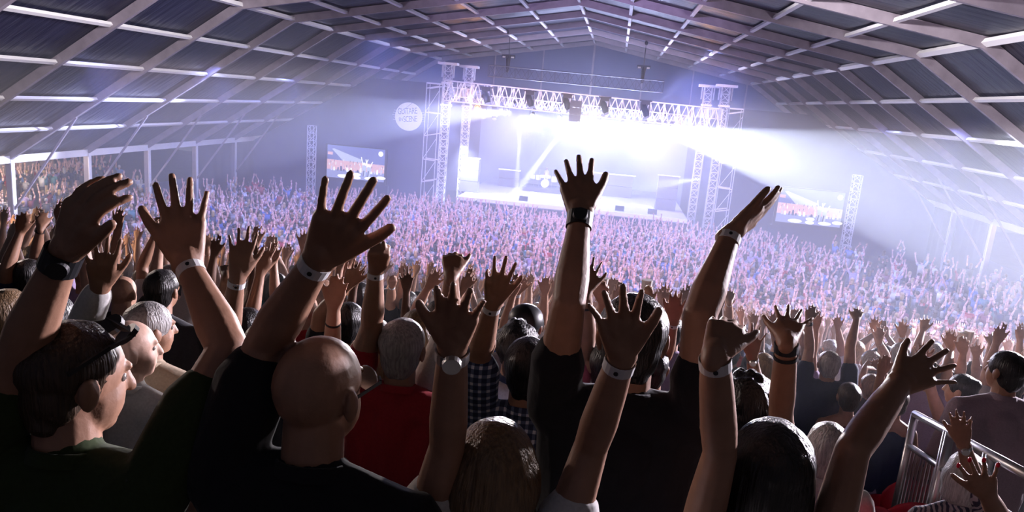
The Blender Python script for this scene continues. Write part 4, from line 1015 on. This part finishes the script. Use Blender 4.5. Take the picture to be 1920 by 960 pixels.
while row_y < 24 and NFILL < 300-len(taken)-3:
    rown += 1; col = 0; x = -16+rnd.random()*.5
    while x < 19 and NFILL < 300-len(taken)-3:
        x += rnd.uniform(.50, .66); y = row_y+rnd.uniform(-.15, .15)
        zt = tread(row_y); p = visible(x, y, zt+1.6)
        if p is None or not (-60 < p[0] < 1980) or p[1] > 1000: continue
        if any((x-a)**2+((y-b)*1.0)**2 < .40**2 for a, b in taken): continue
        if 4.45 < x < 5.35 and y < 6: continue
        if x > 3.4 and y < 5.3 and row_y < 5.0: continue      # aisle and seats
        if rnd.random() < .06: continue
        col += 1; NFILL += 1
        i = rnd.choices(range(12), weights=[4, 3, 3, 2, 2, 2, 1.2, 3, 1.5, 4, 2, 3])[0]
        R, na, fem, hr_, wr, dr_ = TPL[i]
        sh = rnd.choices(['black', 'navy', 'white', 'grey', 'charcoal', 'red', 'blue', 'lilac', 'pink', 'beige', 'teal', 'burgundy', 'green'], weights=[4, 3, 4, 2, 2, 1, 1.5, 1.5, 1, 1, 1, 1, .5])[0]
        hc = rnd.choices(['black', 'brown', 'light brown', 'blond', 'grey', 'white'], weights=[3, 4, 2, 1.5, 2, 1])[0]
        sk = rnd.choice(sk_w); sc = rnd.uniform(.93, 1.05)
        pose = {0: 'arms down', 1: 'one hand raised', 2: 'both hands raised'}[na]
        hd = 'bald head' if hr_ == 'none' else hc+' hair'
        ro = bpy.data.objects.new('person', R['body']); lk(ro); ro.location = (x, y, zt); ro.scale = (sc,)*3; ro.rotation_euler.z = rnd.gauss(0, .18)+math.atan2(x-0, 52-y)*.5*-1
        ro.color = (*SKIN[sk], 1)
        props(ro, 'person in %s shirt, %s, %s, %s from left in %s row' % (sh, hd, pose, ordn(col), ordn(rown)), 'person', 'spectators standing in the rows of the stand')
        for k_, c in (('shirt', CL[sh]), ('trousers', CL[rnd.choice(('charcoal', 'navy', 'black', 'beige'))]), ('hair', HC[hc])):
            if k_ in R:
                o = bpy.data.objects.new(k_, R[k_]); lk(o, ro); o.color = (*c, 1)
        occupied.append((x, y))
    row_y += ROW
LAST_ROW = row_y-ROW; LAST_X = x

# ------------------------------------------------------------------ the crowd on the floor, too many to count
def low_person(seed):
    rs = random.Random(seed); g = Geo(); fem = rs.random() < .4
    # 0 skin 1 shirt 2 hair
    g.cone((0, 0, .95), .15, (0, 0, 1.38), .17, 6, 0, 1); g.cone((-.15, 0, 1.40), .055, (.15, 0, 1.40), .055, 5, 1, 1); g.cone((0, 0, 0), .13, (0, 0, .95), .15, 5, 0, 2)
    g.cone((0, 0, 1.4), .05, (0, 0, 1.5), .05, 5, 0, 0)
    g.ell((0, .015, 1.60), (.075, .09, .11), None, 6, 5, 0); g.ell((0, -.018, 1.64), (.086, .092, .095), None, 7, 5, 2)
    if fem: g.ell((0, -.05, 1.52), (.085, .06, .14), None, 7, 5, 2)
    na = rs.choice((2, 2, 2, 1, 1, 0))
    sides = [-1, 1] if na == 2 else [rs.choice((-1, 1))] if na == 1 else []
    for q in (-1, 1):
        S = np.array([q*.17, 0, 1.40])
        if q in sides:
            az = rs.uniform(-.05, .5); be = rs.uniform(0, .7); E = S+nrm([q*math.sin(az), .15, math.cos(az)])*.28; Wr = E+nrm([q*math.sin(az-be), .1, math.cos(az-be)])*.26
            Hn = Wr+nrm([q*math.sin(az-be)*.6, 0, 1])*.09
            for j in (-1, 0, 1):
                g.cone(Hn+np.array([j*.022, 0, -.02]), .011, Hn+np.array([j*.036, .01, .08]), .008, 3, 0, 0)
            g.cone(Hn+np.array([-q*.02, 0, -.06]), .011, Hn+np.array([-q*.075, 0, .0]), .009, 3, 0, 0)
            g.cone(Wr, .024, Hn, .042, 5, 0, 0)
        else:
            E = S+np.array([q*.05, 0, -.28]); Wr = E+np.array([-q*.03, .2, .0])
        g.cone(S, .052, E, .042, 5, 0, 0); g.cone(E, .042, Wr, .028, 5, 0, 0)
        g.cone(S, .066, S+(E-S)*.5, .062, 5, 0, 1)
    V = np.vstack(g.v); return V, g.f, np.array(g.m)
LP = [low_person(i) for i in range(28)]
LPT = []
for V, F, Mi in LP:
    T = []; tm = []
    for f, m_ in zip(F, Mi):
        for j in range(1, len(f)-1): T.append((f[0], f[j], f[j+1])); tm.append(m_)
    LPT.append((V, np.array(T), np.array(tm)))
rs = np.random.RandomState(4)
pts = []
yv = LAST_ROW
while yv < 46.3:
    stand = yv < SLOPE_END
    step = ROW if stand else .66
    xl, xr = (-24, 24) if yv < 44 else (-24, 21)
    x = xl+rs.rand()*.5
    while x < xr:
        x += rs.uniform(.42, .62) if abs(x) < 10 else rs.uniform(.48, .85)
        y = yv+rs.uniform(-.2, .2)
        if yv <= LAST_ROW+.01 and x <= LAST_X+.3: continue
        dens = .95
        if abs(x) > 15: dens = .62 if x > 0 else .75
        if x > 13 and yv > 34: dens = .45
        if x < -16 and yv > 40: dens = .4
        if x > 15 and yv > 38: dens = .25
        if rs.rand() > dens: continue
        pts.append((x, y, tread(y) if stand else 0.0))
    yv += step
for i in range(260):      # people outside the open left side
    xo = -25.4-rs.rand()*5.6; pts.append((xo, 16+rs.rand()*27, 0.8 if xo < -27.8 else 0.0))
crowd_pts = pts
skc = np.array([(.62, .34, .30), (.66, .40, .34), (.50, .28, .22), (.70, .46, .40)]); shc = np.array([CL[k_] for k_ in ('black', 'navy', 'white', 'grey', 'red', 'blue', 'lilac', 'charcoal', 'burgundy', 'teal', 'black', 'navy', 'white')])
hcc = np.array([HC[k_] for k_ in ('black', 'brown', 'brown', 'light brown', 'blond', 'grey')])
VV = []; TT = []; CC = []; off = 0
for (x, y, z) in pts:
    V, T, tm = LPT[rs.randint(len(LPT))]
    a = rs.normal(0, .25)-math.atan2(x, 52-y)*.4*-1*-1; s = rs.uniform(.92, 1.08); c_, s_ = math.cos(a), math.sin(a)
    W = V*s; W = np.stack([W[:, 0]*c_-W[:, 1]*s_+x, W[:, 0]*s_+W[:, 1]*c_+y, W[:, 2]+z], 1)
    VV.append(W); TT.append(T+off); off += len(V)
    pal = np.array([skc[rs.randint(4)], shc[rs.randint(len(shc))], hcc[rs.randint(len(hcc))]]); CC.append(pal[tm])
VV = np.vstack(VV); TT = np.vstack(TT); CC = np.vstack(CC)
me = bpy.data.meshes.new('crowd'); me.vertices.add(len(VV)); me.vertices.foreach_set('co', VV.ravel())
me.loops.add(len(TT)*3); me.loops.foreach_set('vertex_index', TT.ravel().astype(np.int32))
me.polygons.add(len(TT)); me.polygons.foreach_set('loop_start', np.arange(0, len(TT)*3, 3, dtype=np.int32))
try: me.polygons.foreach_set('loop_total', np.full(len(TT), 3, dtype=np.int32))
except Exception: pass
me.update(calc_edges=True); me.validate()
at_ = me.attributes.new('col', 'FLOAT_COLOR', 'FACE'); at_.data.foreach_set('color', np.hstack([CC, np.ones((len(CC), 1))]).ravel())
me.polygons.foreach_set('use_smooth', [True]*len(me.polygons))
me.materials.append(mat('crowd_people', rough=.6, attr='col'))
co = bpy.data.objects.new('crowd', me); lk(co)
props(co, 'dense crowd with raised arms covering the hall floor up to the stage', 'crowd', None, 'stuff')
print('PEOPLE', len(taken), 'fill', NFILL, 'stuff', len(pts), 'tris', len(TT), 'lastrow', LAST_ROW)
# performers and stewards
def small_person(loc, label, skin, shirt, trousers, hc, tpl, s=1.0, rz=0.0):
    R = TPL[tpl][0]; ro = bpy.data.objects.new('person', R['body']); lk(ro); ro.location = loc; ro.scale = (s,)*3; ro.rotation_euler.z = rz; ro.color = (*SKIN[skin], 1)
    props(ro, label, 'person')
    for k_, c in (('shirt', CL[shirt]), ('trousers', CL[trousers]), ('hair', HC[hc])):
        if k_ in R: o = bpy.data.objects.new(k_, R[k_]); lk(o, ro); o.color = (*c, 1)
small_person((1.0, 52.2, DZ), 'performer in red top standing right of the drum kit', 'fair', 'pink', 'beige', 'light brown', 6, 1.0, math.pi)
small_person((-2.4, 56.8, DZ+.3), 'drummer in white behind the drum kit', 'pale', 'white', 'white', 'blond', 6, .85, math.pi)
small_person((-6.2, 48.0, 0), 'dark-clad steward standing before the left stage edge', 'tan', 'black', 'black', 'black', 6, 1.0)
small_person((5.9, 48.0, 0), 'dark-clad steward standing before the right stage edge', 'tan', 'black', 'black', 'black', 7, 1.0)
